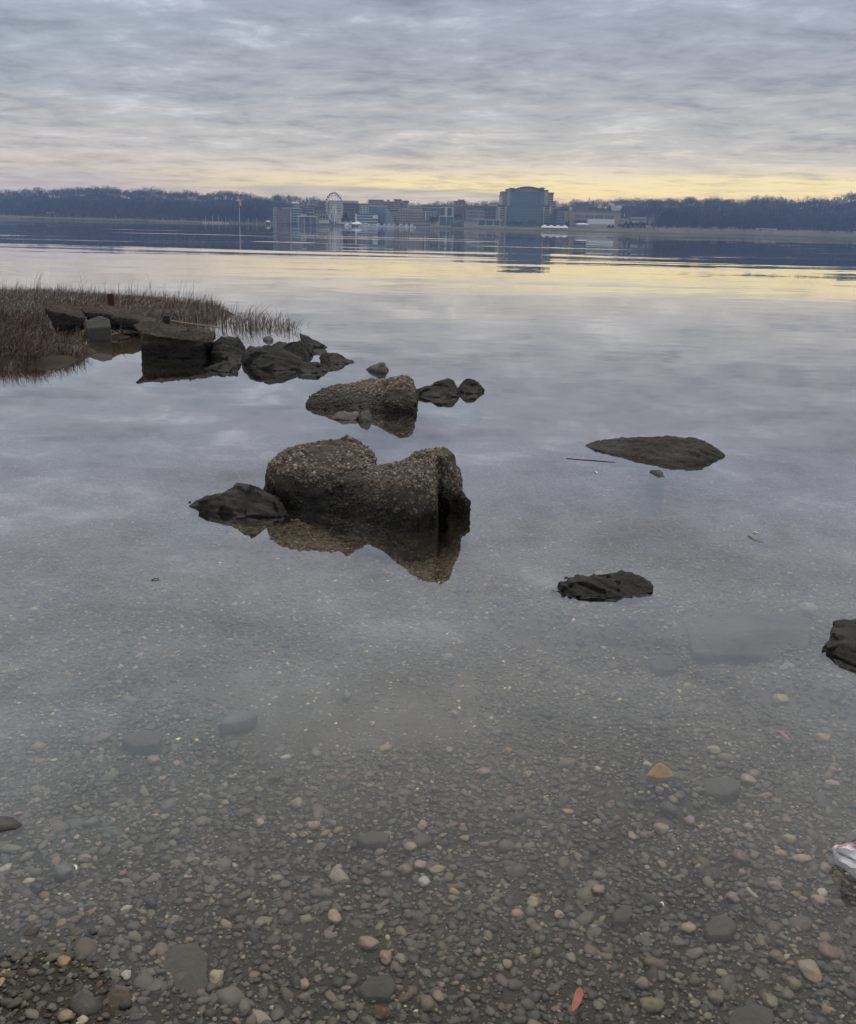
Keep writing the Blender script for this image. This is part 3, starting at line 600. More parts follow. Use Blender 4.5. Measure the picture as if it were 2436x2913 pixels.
# ---- flat rocks lying under water
def flatstone(name, label, pts, zt, th, mat, vox=0.006, amp=0.011, freq=11, seed=1, cat='stone', grow=0.0):
    h = [];
    for a, b in pts:
        p = G(a, b, zt); h += [p, Vector((p.x, p.y, p.z-th))]
    c = sum(h, Vector())/len(h); h.append(Vector((c.x, c.y, zt+th*0.25)))
    return make_rock(name, label, [h], mat, vox, amp, freq, seed=seed, sm=9, cat=cat, fine=amp*0.4)
MAT_SUNK = rockmat('sunken_rock', [(0.032, 0.030, 0.025), (0.062, 0.057, 0.047), (0.10, 0.092, 0.075)], wet=-2, wetn=0.005, scale=1.5)
MAT_SUNK2 = rockmat('sunken_slab', [(0.030, 0.028, 0.023), (0.070, 0.066, 0.055), (0.11, 0.102, 0.083)], wet=-2, wetn=0.005, scale=1.5)
flatstone('sunken_slab', 'large flat pale slab lying under water between the black rock and the right edge', [(1940, 1745), (1975, 1855), (2160, 1862), (2290, 1875), (2310, 1790), (2280, 1750), (2100, 1735)], -0.074, 0.06, MAT_SUNK2, 0.01, 0.016, 5, 50, 'slab')
for lab, pts, zt, th, sd in [
    ('broad smooth grey slab under water near the bottom left, beside the yellow stone', [(385, 2800), (425, 2735), (500, 2685), (560, 2675), (588, 2720), (592, 2800), (560, 2838), (440, 2830)], -0.028, 0.03, 51),
    ('long dark smooth stone under water left of centre', [(620, 2058), (650, 2030), (700, 2018), (728, 2022), (733, 2030), (700, 2050), (640, 2060)], -0.045, 0.04, 52),
    ('wide dark submerged stone left of the long dark smooth one', [(345, 2100), (370, 2082), (430, 2075), (462, 2090), (450, 2115), (380, 2125)], -0.05, 0.04, 53),
    ('round flat dark stone under water just below the sunken slab', [(1850, 1885), (1880, 1862), (1915, 1870), (1932, 1890), (1915, 1905), (1865, 1903)], -0.09, 0.04, 54),
    ('flat dark stone resting under water right of the peaked tan stone', [(1990, 2225), (2040, 2208), (2100, 2215), (2110, 2235), (2075, 2262), (2000, 2255)], -0.045, 0.03, 55),
    ('smooth round grey stone under water in the bottom middle', [(1740, 2600), (1770, 2570), (1800, 2575), (1802, 2600), (1780, 2622), (1750, 2618)], -0.03, 0.025, 56),
    ('wide flat grey stone under water right of the bottom middle', [(2005, 2640), (2030, 2605), (2080, 2605), (2098, 2635), (2075, 2660), (2020, 2662)], -0.035, 0.025, 57),
    ('flat brown-grey stone at the bottom edge right of the red leaf', [(2070, 2900), (2090, 2865), (2150, 2850), (2200, 2870), (2200, 2930), (2080, 2940)], -0.025, 0.025, 58),
    ('dark flat stone under water above the pile of three tan pebbles', [(1010, 2380), (1060, 2360), (1110, 2372), (1100, 2395), (1040, 2400)], -0.045, 0.025, 59),
    ('broad grey stone under water at the bottom below the orange pebbles', [(1018, 2810), (1050, 2775), (1110, 2770), (1130, 2800), (1110, 2835), (1040, 2835)], -0.025, 0.025, 60)]:
    flatstone('sunken_stone', lab, pts, zt, th, MAT_SUNK, 0.004, 0.004, 14, sd)
# ================================================================== far shore
SH_PX = [-900, 0, 200, 700, 950, 1180, 1480, 1800, 2100, 2436, 3400]
def px_of(x, y): return CX + F*1.038*x/np.maximum(y, 1.0)
SHY = [1900, 1750, 1560, 1450, 1330, 1330, 1330, 1330, 1420, 1500, 1700]
def shoreY(px): return np.interp(px, SH_PX, SHY)
PLAT_PX = [-900, 0, 100, 300, 700, 1250, 1400, 1600, 1800, 2436, 3400]
PLAT = [6, 5, 3.5, 3.0, 2.2, 2.4, 4.5, 5.5, 8, 9, 9]
RIDGE = [(-900, 540), (-300, 542), (0, 547), (60, 544), (90, 538), (120, 541), (150, 545), (200, 540), (270, 535), (300, 540), (350, 551), (400, 543), (440, 549), (480, 556), (530, 552), (560, 562), (620, 554), (680, 557), (710, 566),
         (750, 572), (782, 555), (800, 566), (817, 557), (844, 574), (873, 565), (900, 573), (940, 580), (1040, 584), (1163, 586), (1300, 584), (1440, 582), (1580, 578), (1620, 580), (1650, 573), (1686, 579), (1718, 576), (1768, 568),
         (1800, 574), (1850, 576), (1873, 572), (1905, 576), (1937, 568), (1960, 578), (2004, 568), (2041, 573), (2079, 581), (2105, 570), (2146, 567), (2180, 568), (2206, 570), (2239, 582), (2270, 572), (2295, 570), (2340, 574), (2363, 568), (2392, 558), (2436, 556), (2700, 556), (3400, 545)]
RX = np.array([a for a, b in RIDGE]); RYY = np.array([b for a, b in RIDGE])
TREE_H = 12.5
RPX = np.arange(-900, 3400, 10); RZ = np.array([P(float(a), float(np.interp(a, RX, RYY)), 2350).z for a in RPX]) - TREE_H
def hillz(x, y):
    px = px_of(x, y); s = shoreY(px); pl = np.interp(px, PLAT_PX, PLAT); rz = np.interp(px, RPX, RZ)
    t = y-s
    z = np.where(t < 0, np.maximum(t*0.04, -2.6), pl*(1-np.exp(-np.maximum(t, 0)/28.0)))
    city = smooth((px-740)/60)*smooth((1850-px)/80)
    h0 = 120+city*330
    k = smooth((t-h0)/(2350-s-h0))
    z = z + np.maximum(rz-pl, 0)*k**0.8
    return z + (vnoise(x, y, 1/90., 21)-.5)*7*smooth((t-h0)/200)
ys = np.concatenate([np.arange(1300, 1900, 9.0), np.arange(1900, 2500, 30.0), np.array([2600, 2900, 3300])])
us = np.linspace(-1, 1, 330)
YY, UU = np.meshgrid(ys, us, indexing='ij'); XX = UU*YY*0.62; ZZ = hillz(XX, YY); ZZ[:1] = -2.7
nr, nc = XX.shape; ii = (np.arange(nr-1)[:, None]*nc+np.arange(nc-1)[None, :]).ravel()
m, n = newmat('far_ground')
g = n.node('ShaderNodeNewGeometry'); pos = g.outputs['Position']; x_, y_, z_ = n.sep(pos)
a = n.noise(pos, 0.02, 5, 0.6); b = n.noise(pos, 0.15, 5, 0.6)
grass = n.ramp(n.m('ADD', n.m('MULTIPLY', a, .5), n.m('MULTIPLY', b, .5)), [(.35, (0.08, 0.072, 0.045)), (.5, (0.14, 0.118, 0.075)), (.65, (0.22, 0.18, 0.12))])
wood = n.mix(b, (0.045, 0.035, 0.028, 1), (0.09, 0.072, 0.055, 1))
col = n.mix(n.rng(z_, 8.0, 13.0), grass, wood)
col = n.mix(n.rng(z_, 1.1, 0.5), col, (0.05, 0.045, 0.04, 1))
out(n, surf(n, col, 0.95))
tag(link('far_shore', np_mesh('far_shore', np.stack([XX, YY, ZZ], -1).reshape(-1, 3), np.stack([ii, ii+1, ii+nc+1, ii+nc], 1)), m), kind='structure')

def simple(name, col, rough=0.7, var=0.12, scale=0.3, spec=0.3):
    m, n = newmat(name); pos = n.node('ShaderNodeNewGeometry').outputs['Position']
    f = n.noise(pos, scale, 4, 0.6); c = tuple(col)+(1,)
    out(n, surf(n, n.mix(f, tuple(v*(1-var*1.6) for v in col)+(1,), tuple(min(1, v*(1+var*1.6)) for v in col)+(1,)), rough, None, spec)); return m
# ---- woods: bare twiggy trees
def tree_arrays(h, wdt, k, seed, conifer=False, limbs=5):
    """bare winter tree: tapered trunk + limbs + fan of fine twigs; returns trunk V,F and crown V,F"""
    r = np.random.default_rng(seed)
    def cone(p, q, r0, r1, sides=4):
        p = np.array(p, float); q = np.array(q, float); d = q-p; d /= np.linalg.norm(d); a = np.cross(d, [0.3, 1, .2]); a /= np.linalg.norm(a); b = np.cross(d, a)
        an = np.arange(sides)*2*np.pi/sides; ring = np.cos(an)[:, None]*a+np.sin(an)[:, None]*b
        V = np.concatenate([p+ring*r0, q+ring*r1]); Fc = [(i, (i+1) % sides, sides+(i+1) % sides, sides+i) for i in range(sides)]
        return V, np.array(Fc)
    TV, TF = cone((0, 0, -1), (r.normal(0, .3), r.normal(0, .3), h*0.62), h*0.022, h*0.010); tvs, tfs = [TV], [TF]; bi = len(TV)
    tips = []
    for i in range(limbs):
        an = r.uniform(0, 6.28); z0 = h*r.uniform(.25, .5); q = np.array([math.cos(an)*wdt*.34, math.sin(an)*wdt*.34, h*r.uniform(.6, .82)])
        V, Fc = cone((0, 0, z0), q, h*0.010, h*0.004, 3); tvs.append(V); tfs.append(Fc+bi); bi += len(V); tips.append(q)
    cv = np.zeros((k, 3, 3))
    for i in range(k):
        an = r.uniform(0, 6.28); el = math.asin(r.uniform(-0.35, 1.0)); rr = r.uniform(.35, 1.0)**.6
        lump = 1+0.22*math.sin(3*an+seed)+0.15*math.sin(5*el+seed*2)
        if conifer:
            zf = r.random(); c = np.array([math.cos(an)*wdt*.5*(1-zf), math.sin(an)*wdt*.5*(1-zf), h*(.12+.88*zf)]); ln = wdt*.22
        else:
            c = np.array([math.cos(an)*math.cos(el)*wdt*.5, math.sin(an)*math.cos(el)*wdt*.5, math.sin(el)*h*.38])*rr*lump + np.array([0, 0, h*.60]); ln = wdt*.20
        d = c-np.array([0, 0, h*.42]); d = d/np.linalg.norm(d)+r.normal(0, .35, 3); d /= np.linalg.norm(d)
        s = np.cross(d, r.normal(size=3)); s /= np.linalg.norm(s); wd = ln*(.24 if not conifer else .7)*r.uniform(.5, 1)
        cv[i] = [c-s*wd*.5, c+s*wd*.5, c+d*ln*1.2]
    return np.concatenate(tvs), np.concatenate(tfs) if True else None, cv.reshape(-1, 3), np.arange(k*3).reshape(-1, 3)
# quads for every trunk and limb so they concatenate
m_bark = simple('bare_tree_bark', (0.055, 0.046, 0.038), 0.9)
m, n = newmat('twiggy_woodland'); tint = n.node('ShaderNodeVertexColor'); tint.layer_name = 'tint'
out(n, surf(n, tint.outputs[0], 0.9)); m_wood = m
protos = [tree_arrays(18, 14.5, 85, 300+k) for k in range(8)]; con = [tree_arrays(16, 8, 60, 400+k, True) for k in range(3)]
def mass(name, pts, label_col, conf=0.10, sc=(0.45, 1.15)):
    Vs, Fs, Cs = [], [], []; bi = 0
    for x, y in pts:
        c = rng.random() < conf; pr = (con[rng.integers(3)] if c else protos[rng.integers(8)])
        k = rng.uniform(*sc); a = rng.uniform(0, 6.28); ca, sa = math.cos(a), math.sin(a); z = float(hillz(np.array(x), np.array(y)))
        tc = np.array((0.030, 0.034, 0.024) if c else label_col)*rng.uniform(.45, 1.7)*np.array([rng.uniform(.9, 1.15), 1, rng.uniform(.85, 1.1)])
        TQ = pr[1]; tri = np.concatenate([TQ[:, [0, 1, 2]], TQ[:, [0, 2, 3]]])
        for V, Fc, cc in ((pr[0], tri, tc*.9), (pr[2], pr[3], tc)):
            W = np.stack([(V[:, 0]*ca-V[:, 1]*sa)*k+x, (V[:, 0]*sa+V[:, 1]*ca)*k+y, V[:, 2]*k+z], 1)
            Vs.append(W); Fs.append(Fc+bi); bi += len(W); Cs.append(np.repeat(cc[None], len(W), 0))
    o = link(name, np_mesh(name, np.concatenate(Vs), np.concatenate(Fs), False, np.concatenate(Cs)), m_wood); o['kind'] = 'stuff'; return o
pts = []; low_pts = []
for px in np.arange(-260, 2720, 8.0):
    s = float(shoreY(px)); city = 750 < px < 1850
    y0 = s+(430 if city else 115); y = y0
    if 1120 < px < 1440: y0 = 1950; y = y0
    while y < 2360:
        yy = y+rng.uniform(-10, 10); xx = (px+rng.uniform(-5, 5)-CX)*yy/(F*1.038); pts.append((xx, yy)); y += (22 if y < 2200 else 30) + (y-y0)*0.05
for px in np.arange(-260, 2720, 5.0):
    s = float(shoreY(px))
    if 770 < px < 1850: continue
    for t in (85, 100, 118, 140): yy = s+t+rng.uniform(-8, 8); low_pts.append(((px+rng.uniform(-4, 4)-CX)*yy/(F*1.038), yy))
for k in range(420):
    px = rng.uniform(1790, 2700) if k % 3 else rng.uniform(-260, 640); yy = float(shoreY(px))+rng.uniform(18, 90)
    low_pts.append(((px-CX)*yy/(F*1.038), yy))
mass('woodland', pts, (0.050, 0.042, 0.040))
mass('scrub', low_pts, (0.040, 0.034, 0.032), .35, (.14, .55))
# ---- skyline trees that stand clear of the woods
def tree_thing(px, ytop, h, wdt, Y, seed, label, group, conifer=False, zb=None, name='bare_tree'):
    x = (px-CX)*Y/(F*1.038); top_ = P(px, ytop, Y); x = top_.x
    z = top_.z-h if zb is None else zb
    tv, tf, cv, cf = tree_arrays(h, wdt, 130 if not conifer else 160, seed, conifer)
    t = empty(name, (x, Y, z), label, 'tree', group)
    for nm, V, Fc, mm in (('trunk', tv, tf, m_bark), ('crown', cv, cf, m_dk if conifer else m_crown)):
        o = link(nm, np_mesh(nm, V, Fc, False), mm); o.parent = t
    return t
m_crown = simple('bare_crown_twigs', (0.060, 0.050, 0.045), 0.9, .2); m_dk = simple('evergreen_needles', (0.022, 0.028, 0.020), 0.9, .3)
sk = [(1363, 0)]
for (lst, lab, grp) in [
    ([(20, 545), (45, 543), (112, 541), (150, 540), (205, 537), (250, 534), (288, 536)], 'bare tree rising above the ridge at the far left of the skyline', 'skyline trees at the far left'),
    ([(338, 543), (362, 541), (408, 541), (446, 545), (528, 549), (566, 562), (610, 558), (655, 552)], 'bare tree above the ridge left of the flagpole', 'skyline trees left of the flagpole'),
    ([(730, 564), (748, 564), (782, 554), (790, 556), (812, 556), (820, 556), (846, 571), (888, 565), (900, 566)], 'round bare tree on the skyline between the flagpole and the big wheel', 'skyline trees left of the wheel'),
    ([(1258, 575), (1280, 572), (1288, 572), (1334, 574)], 'bare tree on the skyline beside the brick tower', 'skyline trees by the brick tower'),
    ([(1647, 572), (1662, 573), (1684, 576), (1722, 571), (1742, 571), (1768, 567), (1797, 571)], 'bare tree on the skyline between the domed hotel and the steam', 'skyline trees right of the domed hotel'),
    ([(1874, 569), (1937, 566), (1978, 567), (2006, 567), (2046, 571), (2102, 567), (2112, 566), (2150, 566), (2180, 566), (2206, 568)], 'bare tree on the right-hand ridge left of the gap in the woods', 'skyline trees on the right ridge'),
    ([(2262, 564), (2274, 561), (2294, 556), (2302, 557), (2320, 564), (2342, 562), (2352, 565)], 'tall see-through bare tree standing alone on the ridge at the right', 'tall skyline trees at the right'),
    ([(2382, 559), (2400, 556), (2424, 556)], 'dense bare tree at the right end of the skyline', 'skyline trees at the right end')]:
    for i, (px, yt) in enumerate(lst):
        tall = 'tall' in lab
        tree_thing(px, yt-1, (26 if tall else 20)*rng.uniform(.95, 1.1), (11 if tall else 15)*rng.uniform(.9, 1.1), 2330+rng.uniform(-20, 20), 500+i*7+int(px), lab, grp)

# ---- buildings
M_GLASS = None
def facade_glass(name, col, rough=0.15):
    m, n = newmat(name); pos = n.node('ShaderNodeNewGeometry').outputs['Position']
    out(n, surf(n, n.mix(n.noise(pos, 0.4, 3, .6), tuple(v*.7 for v in col)+(1,), tuple(v*1.25 for v in col)+(1,)), rough, None, 0.5)); return m
BM = dict(beige=simple('beige_masonry', (0.44, 0.385, 0.32)), cream=simple('cream_render', (0.50, 0.46, 0.39)), brick=simple('red_brick', (0.25, 0.18, 0.165)), grey=simple('grey_panels', (0.26, 0.26, 0.26)),
          white=simple('white_paint', (0.80, 0.80, 0.80), .5, .04), brown=simple('brown_cladding', (0.22, 0.175, 0.155)), dark=simple('dark_roofing', (0.08, 0.075, 0.075)), sand=simple('sandstone_cladding', (0.42, 0.35, 0.285)),
          pale=simple('pale_stone', (0.56, 0.55, 0.52)), glass=facade_glass('blue_facade_glass', (0.10, 0.15, 0.20)), lglass=facade_glass('pale_facade_glass', (0.24, 0.32, 0.38), .25), win=facade_glass('window_glass', (0.06, 0.075, 0.095), .2),
          green=simple('green_roof', (0.16, 0.17, 0.12)), metal=simple('painted_steel', (0.55, 0.55, 0.56), .5, .05), screen=simple('white_membrane', (0.85, 0.86, 0.88), .6, .03), lime=simple('yellow_stone', (0.44, 0.38, 0.27)))
def boxmesh(name, boxes, smooth_=False):
    bm = bmesh.new()
    for (x0, x1, y0, y1, z0, z1) in boxes:
        r = bmesh.ops.create_cube(bm, size=1.0)
        for v in r['verts']: v.co = Vector((x0+(v.co.x+.5)*(x1-x0), y0+(v.co.y+.5)*(y1-y0), z0+(v.co.z+.5)*(z1-z0)))
    me = bpy.data.meshes.new(name); bm.to_mesh(me); bm.free(); return me
def X_(px, Y, py=600): return P(px, py, Y).x
def Z_(px, py, Y): return P(px, py, Y).z
class Bld:
    """building in local metres: origin at the middle of its front foot"""
    def __init__(s, name, label, x0, x1, yb, Y, depth, cat='building', group=None, zb=None):
        xm = (x0+x1)/2; s.nw = 0; s.Y = Y; s.d = depth; s.cx = X_(xm, Y); s.z0 = (Z_(xm, yb, Y) if zb is None else zb)
        s.t = empty(name, (s.cx, Y, s.z0), label, cat, group); s.py = yb
    def lx(s, px): return X_(px, s.Y)-s.cx
    def lz(s, py, px=None): return Z_(px if px else (s.cx*F*1.038/s.Y+CX), py, s.Y)-s.z0
    def part(s, nm, boxes, mat, label=None):
        if len(boxes) > 1 and nm != 'mullion':
            for bx in boxes: s.part(nm, [bx], mat, label)
            return
        o = link(nm, boxmesh(nm, boxes), BM[mat]); o.parent = s.t
        if label: o['label'] = label
        return o
    def block(s, x0, x1, yt, yb, mat, y0=0.0, d=None, floors=0, bays=0, roof='dark', win='win', nm='wall', rh=0.8, wfrac=0.5, overhang=0.6, bare=False):
        a, b = s.lx(x0), s.lx(x1); zt = s.lz(yt, (x0+x1)/2); zb = s.lz(yb, (x0+x1)/2) if yb is not None else -3.0
        if yb is None or yb >= s.py: zb = -3.0
        d = d or s.d; w_ = s.part(nm, [(a, b, y0, y0+d, zb, zt)], mat)
        if roof: s.part('roof', [(a-overhang, b+overhang, y0-overhang, y0+d+overhang, zt+.01, zt+rh)], roof)
        if floors:
            z_lo = max(zb, 0.0); fh = (zt-z_lo)/floors
            for k in range(floors):
                zc = z_lo+fh*(k+.5); wh = fh*wfrac
                if bays <= 1: bx = [(a+(b-a)*.04, b-(b-a)*.04)]
                else:
                    bw = (b-a)/bays; bx = [(a+bw*(i+.22), a+bw*(i+.78)) for i in range(bays)]
                for p, q in bx:
                    if bays > 1 and s.nw < 100: s.part('window', [(p, q, y0-.12, y0+.05, zc-wh/2, zc+wh/2)], win); s.nw += 1
                    elif bays <= 1: s.part('window_band', [(p, q, y0-.12, y0+.05, zc-wh/2, zc+wh/2)], win)
                if bays > 1 and s.nw >= 100: s.part('window_band', [(bx[0][0], bx[-1][1], y0-.11, y0+.04, zc-wh/2+.1, zc+wh/2-.1)], win)
        return w_
B = Bld('glass_annex', 'narrow pale glass building left of the plain brick block', 777, 788, 632, 1420, 20); B.block(777, 788, 589, 632, 'pale', floors=8, roof=None, win='glass')
B = Bld('brick_building', 'plain windowless red-brown brick block left of the big wheel', 788.5, 824, 634, 1410, 30); B.block(788.5, 824, 592, 634, 'brick', floors=0, roof='brown'); B.block(790, 800, 590.8, 592, 'brick', y0=4, d=10, roof=None)
B = Bld('office_building', 'blue glass office with a flat cream roof beside the brick block', 825, 861, 634, 1412, 30)
B.block(825, 829, 594, 634, 'pale', roof=None, y0=-.5); B.block(829, 861, 596, 634, 'glass', floors=5, win='pale', wfrac=.22, roof=None); B.part('roof', [(B.lx(801), B.lx(852), -2.5, 32, B.lz(594), B.lz(590))], 'cream')
B = Bld('terraced_building', 'stepped beige building with dark bands between the blue office and the wheel', 861, 934, 634, 1440, 30)
B.block(861, 893, 594, 634, 'beige', floors=4); B.block(893, 934, 598, 634, 'sand', y0=4, floors=3, bays=5); B.block(866, 890, 588, 594, 'beige', y0=10, d=15); B.block(905, 930, 592, 598, 'grey', y0=12, d=14)
B = Bld('brown_building', 'low dark brown building behind the left of the wheel', 908, 938, 592, 1560, 25); B.block(908, 938, 574, None, 'brown', bays=4, floors=3)
B = Bld('pier_pavilion', 'white flat-roofed open pavilion on posts left of the wheel', 846, 903, 637, 1375, 14, 'pavilion')
B.part('roof', [(B.lx(846), B.lx(902), 0, 14, B.lz(616), B.lz(613.5))], 'white')
for q in (848, 865, 883, 901): o = B.part('post', [(B.lx(q)-.5, B.lx(q)+.5, 1, 2, -3, B.lz(616.2))], 'metal')
B.part('upper_deck', [(B.lx(855), B.lx(868), 3, 12, B.lz(613.4), B.lz(609))], 'cream'); B.part('shop_front', [(B.lx(853), B.lx(898), 8, 13, -3, B.lz(620))], 'grey')
B = Bld('apartment_block', 'tall beige and brown block with a cream roof right behind the big wheel', 936, 1013, 640, 1430, 35)
B.block(936, 975, 574, 640, 'pale', floors=9, bays=8, roof='cream', rh=2); B.block(975, 1013, 577, 640, 'brown', y0=1.5, floors=8, bays=5, roof='cream', rh=3, overhang=1); B.block(950, 965, 571.5, 574, 'cream', y0=8, d=12, roof=None)
B = Bld('brown_building', 'low dark brown building in the gap behind the tall beige block and glass hotel', 1012, 1052, 600, 1560, 20); B.block(1012, 1052, 580.5, None, 'brown', floors=4, bays=6)
B = Bld('hotel', 'long beige hotel with a stepped roofline and two square corner towers', 1048, 1161, 610, 1500, 40)
B.block(1048, 1089, 569, None, 'beige', floors=8, bays=8, roof='cream'); B.block(1089, 1122, 574, None, 'sand', y0=1, floors=7, bays=8, roof='cream'); B.block(1122, 1139, 569, None, 'lime', y0=-1, floors=8, bays=2, roof='brown', rh=1.2, overhang=1.2)
B.block(1139, 1145, 577, None, 'brown', y0=1, floors=6); B.block(1145, 1160, 573, None, 'lime', y0=-1, floors=8, bays=2, roof='brown', rh=1.2, overhang=1.2); B.block(1065, 1090, 567, 569, 'brown', y0=8, d=12, roof=None); B.block(1100, 1107, 567.5, 574, 'brown', y0=8, d=8, roof=None)
B = Bld('glass_hotel', 'pale blue-grey glass hotel below the long beige hotel', 1023, 1097, 640, 1425, 35)
B.block(1023, 1050, 584, 640, 'pale', floors=9, win='glass', bays=3, roof='cream'); B.block(1050, 1096, 588, 640, 'lglass', y0=1, floors=8, win='glass', bays=7, wfrac=.6, roof='cream', rh=1.5)
B = Bld('waterfront_building', 'low blue glass building with white bands at the marina', 1013, 1077, 641, 1390, 22)
B.block(1013, 1077, 610, 641, 'glass', floors=4, win='white', wfrac=.25, roof='grey'); B.part('end_wall', [(B.lx(1013)-1.2, B.lx(1016), -1.0, 4, -3, B.lz(608))], 'white'); B.part('white_panel', [(B.lx(1061), B.lx(1076), -1.2, 3, B.lz(621), B.lz(611))], 'white')
# glass sail
B = Bld('glass_atrium', 'tall pale blue triangular glass atrium sloping down to the right', 1096, 1126, 641, 1400, 18)
bm = bmesh.new(); pr = [(B.lx(1096.5), -3), (B.lx(1127), -3), (B.lx(1124), B.lz(634)), (B.lx(1112), B.lz(606)), (B.lx(1098), B.lz(590)), (B.lx(1096.5), B.lz(592))]
f1 = [bm.verts.new((a, 0, b)) for a, b in pr]; f2 = [bm.verts.new((a, 18, b)) for a, b in pr]; bm.faces.new(f1[::-1]); bm.faces.new(f2)
for i in range(len(pr)): bm.faces.new([f1[i], f1[(i+1) % 6], f2[(i+1) % 6], f2[i]])
bmesh.ops.recalc_face_normals(bm, faces=bm.faces); me = bpy.data.meshes.new('glass_skin'); bm.to_mesh(me); bm.free(); o = link('glass_skin', me, BM['lglass']); o.parent = B.t
for q in (1102, 1108, 1114, 1119): B.part('mullion', [(B.lx(q)-.12, B.lx(q)+.12, -.25, -.02, -1, B.lz(np.interp(q, [1098, 1112, 1124], [590, 606, 634]))-.5)], 'white')
B = Bld('pale_building', 'small pale building between the glass atrium and the long beige block', 1109, 1133, 636, 1450, 20); B.block(1109, 1133, 600, None, 'pale', floors=6, bays=4)
B = Bld('apartment_block', 'wide beige-brown block with rows of windows right of the glass atrium', 1132, 1204, 641, 1415, 30)
B.block(1132, 1204, 602, 641, 'sand', floors=5, bays=10, roof='cream'); B.block(1140, 1200, 595, 602, 'cream', y0=6, d=20, floors=1, bays=10, roof='cream')
B = Bld('low_building', 'low beige building with dark openings in front of the wide beige-brown block', 1168, 1226, 645, 1385, 18); B.block(1168, 1226, 626, 645, 'beige', floors=2, bays=9, roof='grey')
B = Bld('pale_building', 'pale building with a white end wall right of the wide beige-brown block', 1204, 1242, 630, 1440, 22); B.block(1204, 1242, 603, None, 'beige', floors=5, bays=5, roof='cream'); B.block(1209, 1213, 600.5, None, 'white', y0=-1, roof=None)
B = Bld('long_building', 'long low grey-brown building far back behind the beige blocks', 1163, 1256, 605, 1620, 25); B.block(1163, 1256, 591, None, 'grey', floors=3, bays=14, roof='cream', rh=1.4)
for i, (a, b, lab) in enumerate([(1198, 1225, 'dark hip-roofed house on the skyline above the long low building, left of the pair'), (1231, 1256, 'dark hip-roofed house on the skyline, right of the pair'), (1272, 1293, 'low dark-roofed house on the skyline touching the brick tower'), (1350, 1382, 'dark-roofed house on the skyline right of the brick tower'), (1384, 1412, 'dark-roofed house on the skyline left of the domed hotel')]):
    B = Bld('house', lab, a, b, 595, 1750, 16, 'house'); B.block(a+2, b-2, 584 if i < 2 else 586, None, 'brown', roof=None, floors=2, bays=4)
    bm = bmesh.new(); z0, z1 = B.lz(584 if i < 2 else 586), B.lz(580 if i < 2 else 582.5); aa, bb = B.lx(a), B.lx(b)
    v = [bm.verts.new(c) for c in [(aa, -1, z0), (bb, -1, z0), (bb, 17, z0), (aa, 17, z0), (aa*.55, 8, z1), (bb*.55, 8, z1)]]
    for f in [(0, 1, 5, 4), (1, 2, 5), (2, 3, 4, 5), (3, 0, 4), (3, 2, 1, 0)]: bm.faces.new([v[k] for k in f])
    me = bpy.data.meshes.new('roof'); bm.to_mesh(me); bm.free(); o = link('roof', me, BM['dark']); o.parent = B.t
B = Bld('brick_building', 'red brick and white building left of the brick tower', 1255, 1294, 616, 1520, 22); B.block(1255, 1294, 591, None, 'brick', floors=4, bays=6, roof='white', rh=1.2); B.part('white_bay', [(B.lx(1266), B.lx(1273), -1.2, 2, -2, B.lz(590))], 'white'); B.part('white_bay', [(B.lx(1285), B.lx(1292), -1.2, 2, -2, B.lz(590))], 'white')
B = Bld('brick_tower', 'square red brick tower with a cream top storey', 1293, 1326, 618, 1500, 22, 'tower')
B.block(1293, 1325, 586, None, 'brick', floors=6, bays=5, roof=None); B.block(1293, 1325, 573, 586, 'cream', floors=1, bays=3, roof='dark', rh=.6, wfrac=.7); B.block(1303, 1321, 569, 572.5, 'cream', y0=5, d=12, roof='dark', rh=.8)
B = Bld('glass_pavilion', 'dark glass-fronted pavilion with a pale frame below the brick building', 1250, 1292, 634, 1400, 16, 'pavilion'); B.block(1252, 1290, 616, 634, 'glass', roof='white', floors=0, rh=1.0, overhang=1.5)
for q in (1251, 1271, 1291): B.part('pillar', [(B.lx(q)-.6, B.lx(q)+.6, -1.2, -.2, -3, B.lz(616)-.1)], 'pale')
B = Bld('green_roofed_hall', 'low hall with a sloping grey-green roof on the grass bank', 1281, 1321, 646, 1375, 16, 'hall')
bm = bmesh.new(); pr = [(B.lx(1281), -3), (B.lx(1321), -3), (B.lx(1321), B.lz(626)), (B.lx(1284), B.lz(636))]
f1 = [bm.verts.new((a, 0, b)) for a, b in pr]; f2 = [bm.verts.new((a, 16, b)) for a, b in pr]; bm.faces.new(f1); bm.faces.new(f2[::-1])
for i in range(4): bm.faces.new([f1[i], f2[i], f2[(i+1) % 4], f1[(i+1) % 4]])
bmesh.ops.recalc_face_normals(bm, faces=bm.faces); me = bpy.data.meshes.new('roof_body'); bm.to_mesh(me); bm.free(); o = link('roof_body', me, BM['green']); o.parent = B.t
B = Bld('row_houses', 'row of grey-brown terrace houses between the brick tower and the domed hotel', 1327, 1412, 620, 1560, 22); B.block(1327, 1378, 590, None, 'beige', floors=3, bays=9, roof='dark'); B.block(1378, 1412, 594, None, 'brown', y0=3, floors=3, bays=6, roof='dark')
B = Bld('long_pavilion', 'long low dark glass pavilion with a pale flat roof left of the domed hotel', 1349, 1430, 642, 1385, 18, 'pavilion')
B.block(1360, 1426, 626, 642, 'glass', floors=0, bays=0, roof=None); B.part('roof', [(B.lx(1351), B.lx(1430), -3, 19, B.lz(626)+.05, B.lz(623.5))], 'pale'); B.part('terrace', [(B.lx(1349), B.lx(1446), -5, -1, -3, B.lz(640))], 'cream')
for q in (1361, 1383, 1405, 1424): B.part('pillar', [(B.lx(q)-.5, B.lx(q)+.5, -2, -1, -1, B.lz(626))], 'pale')

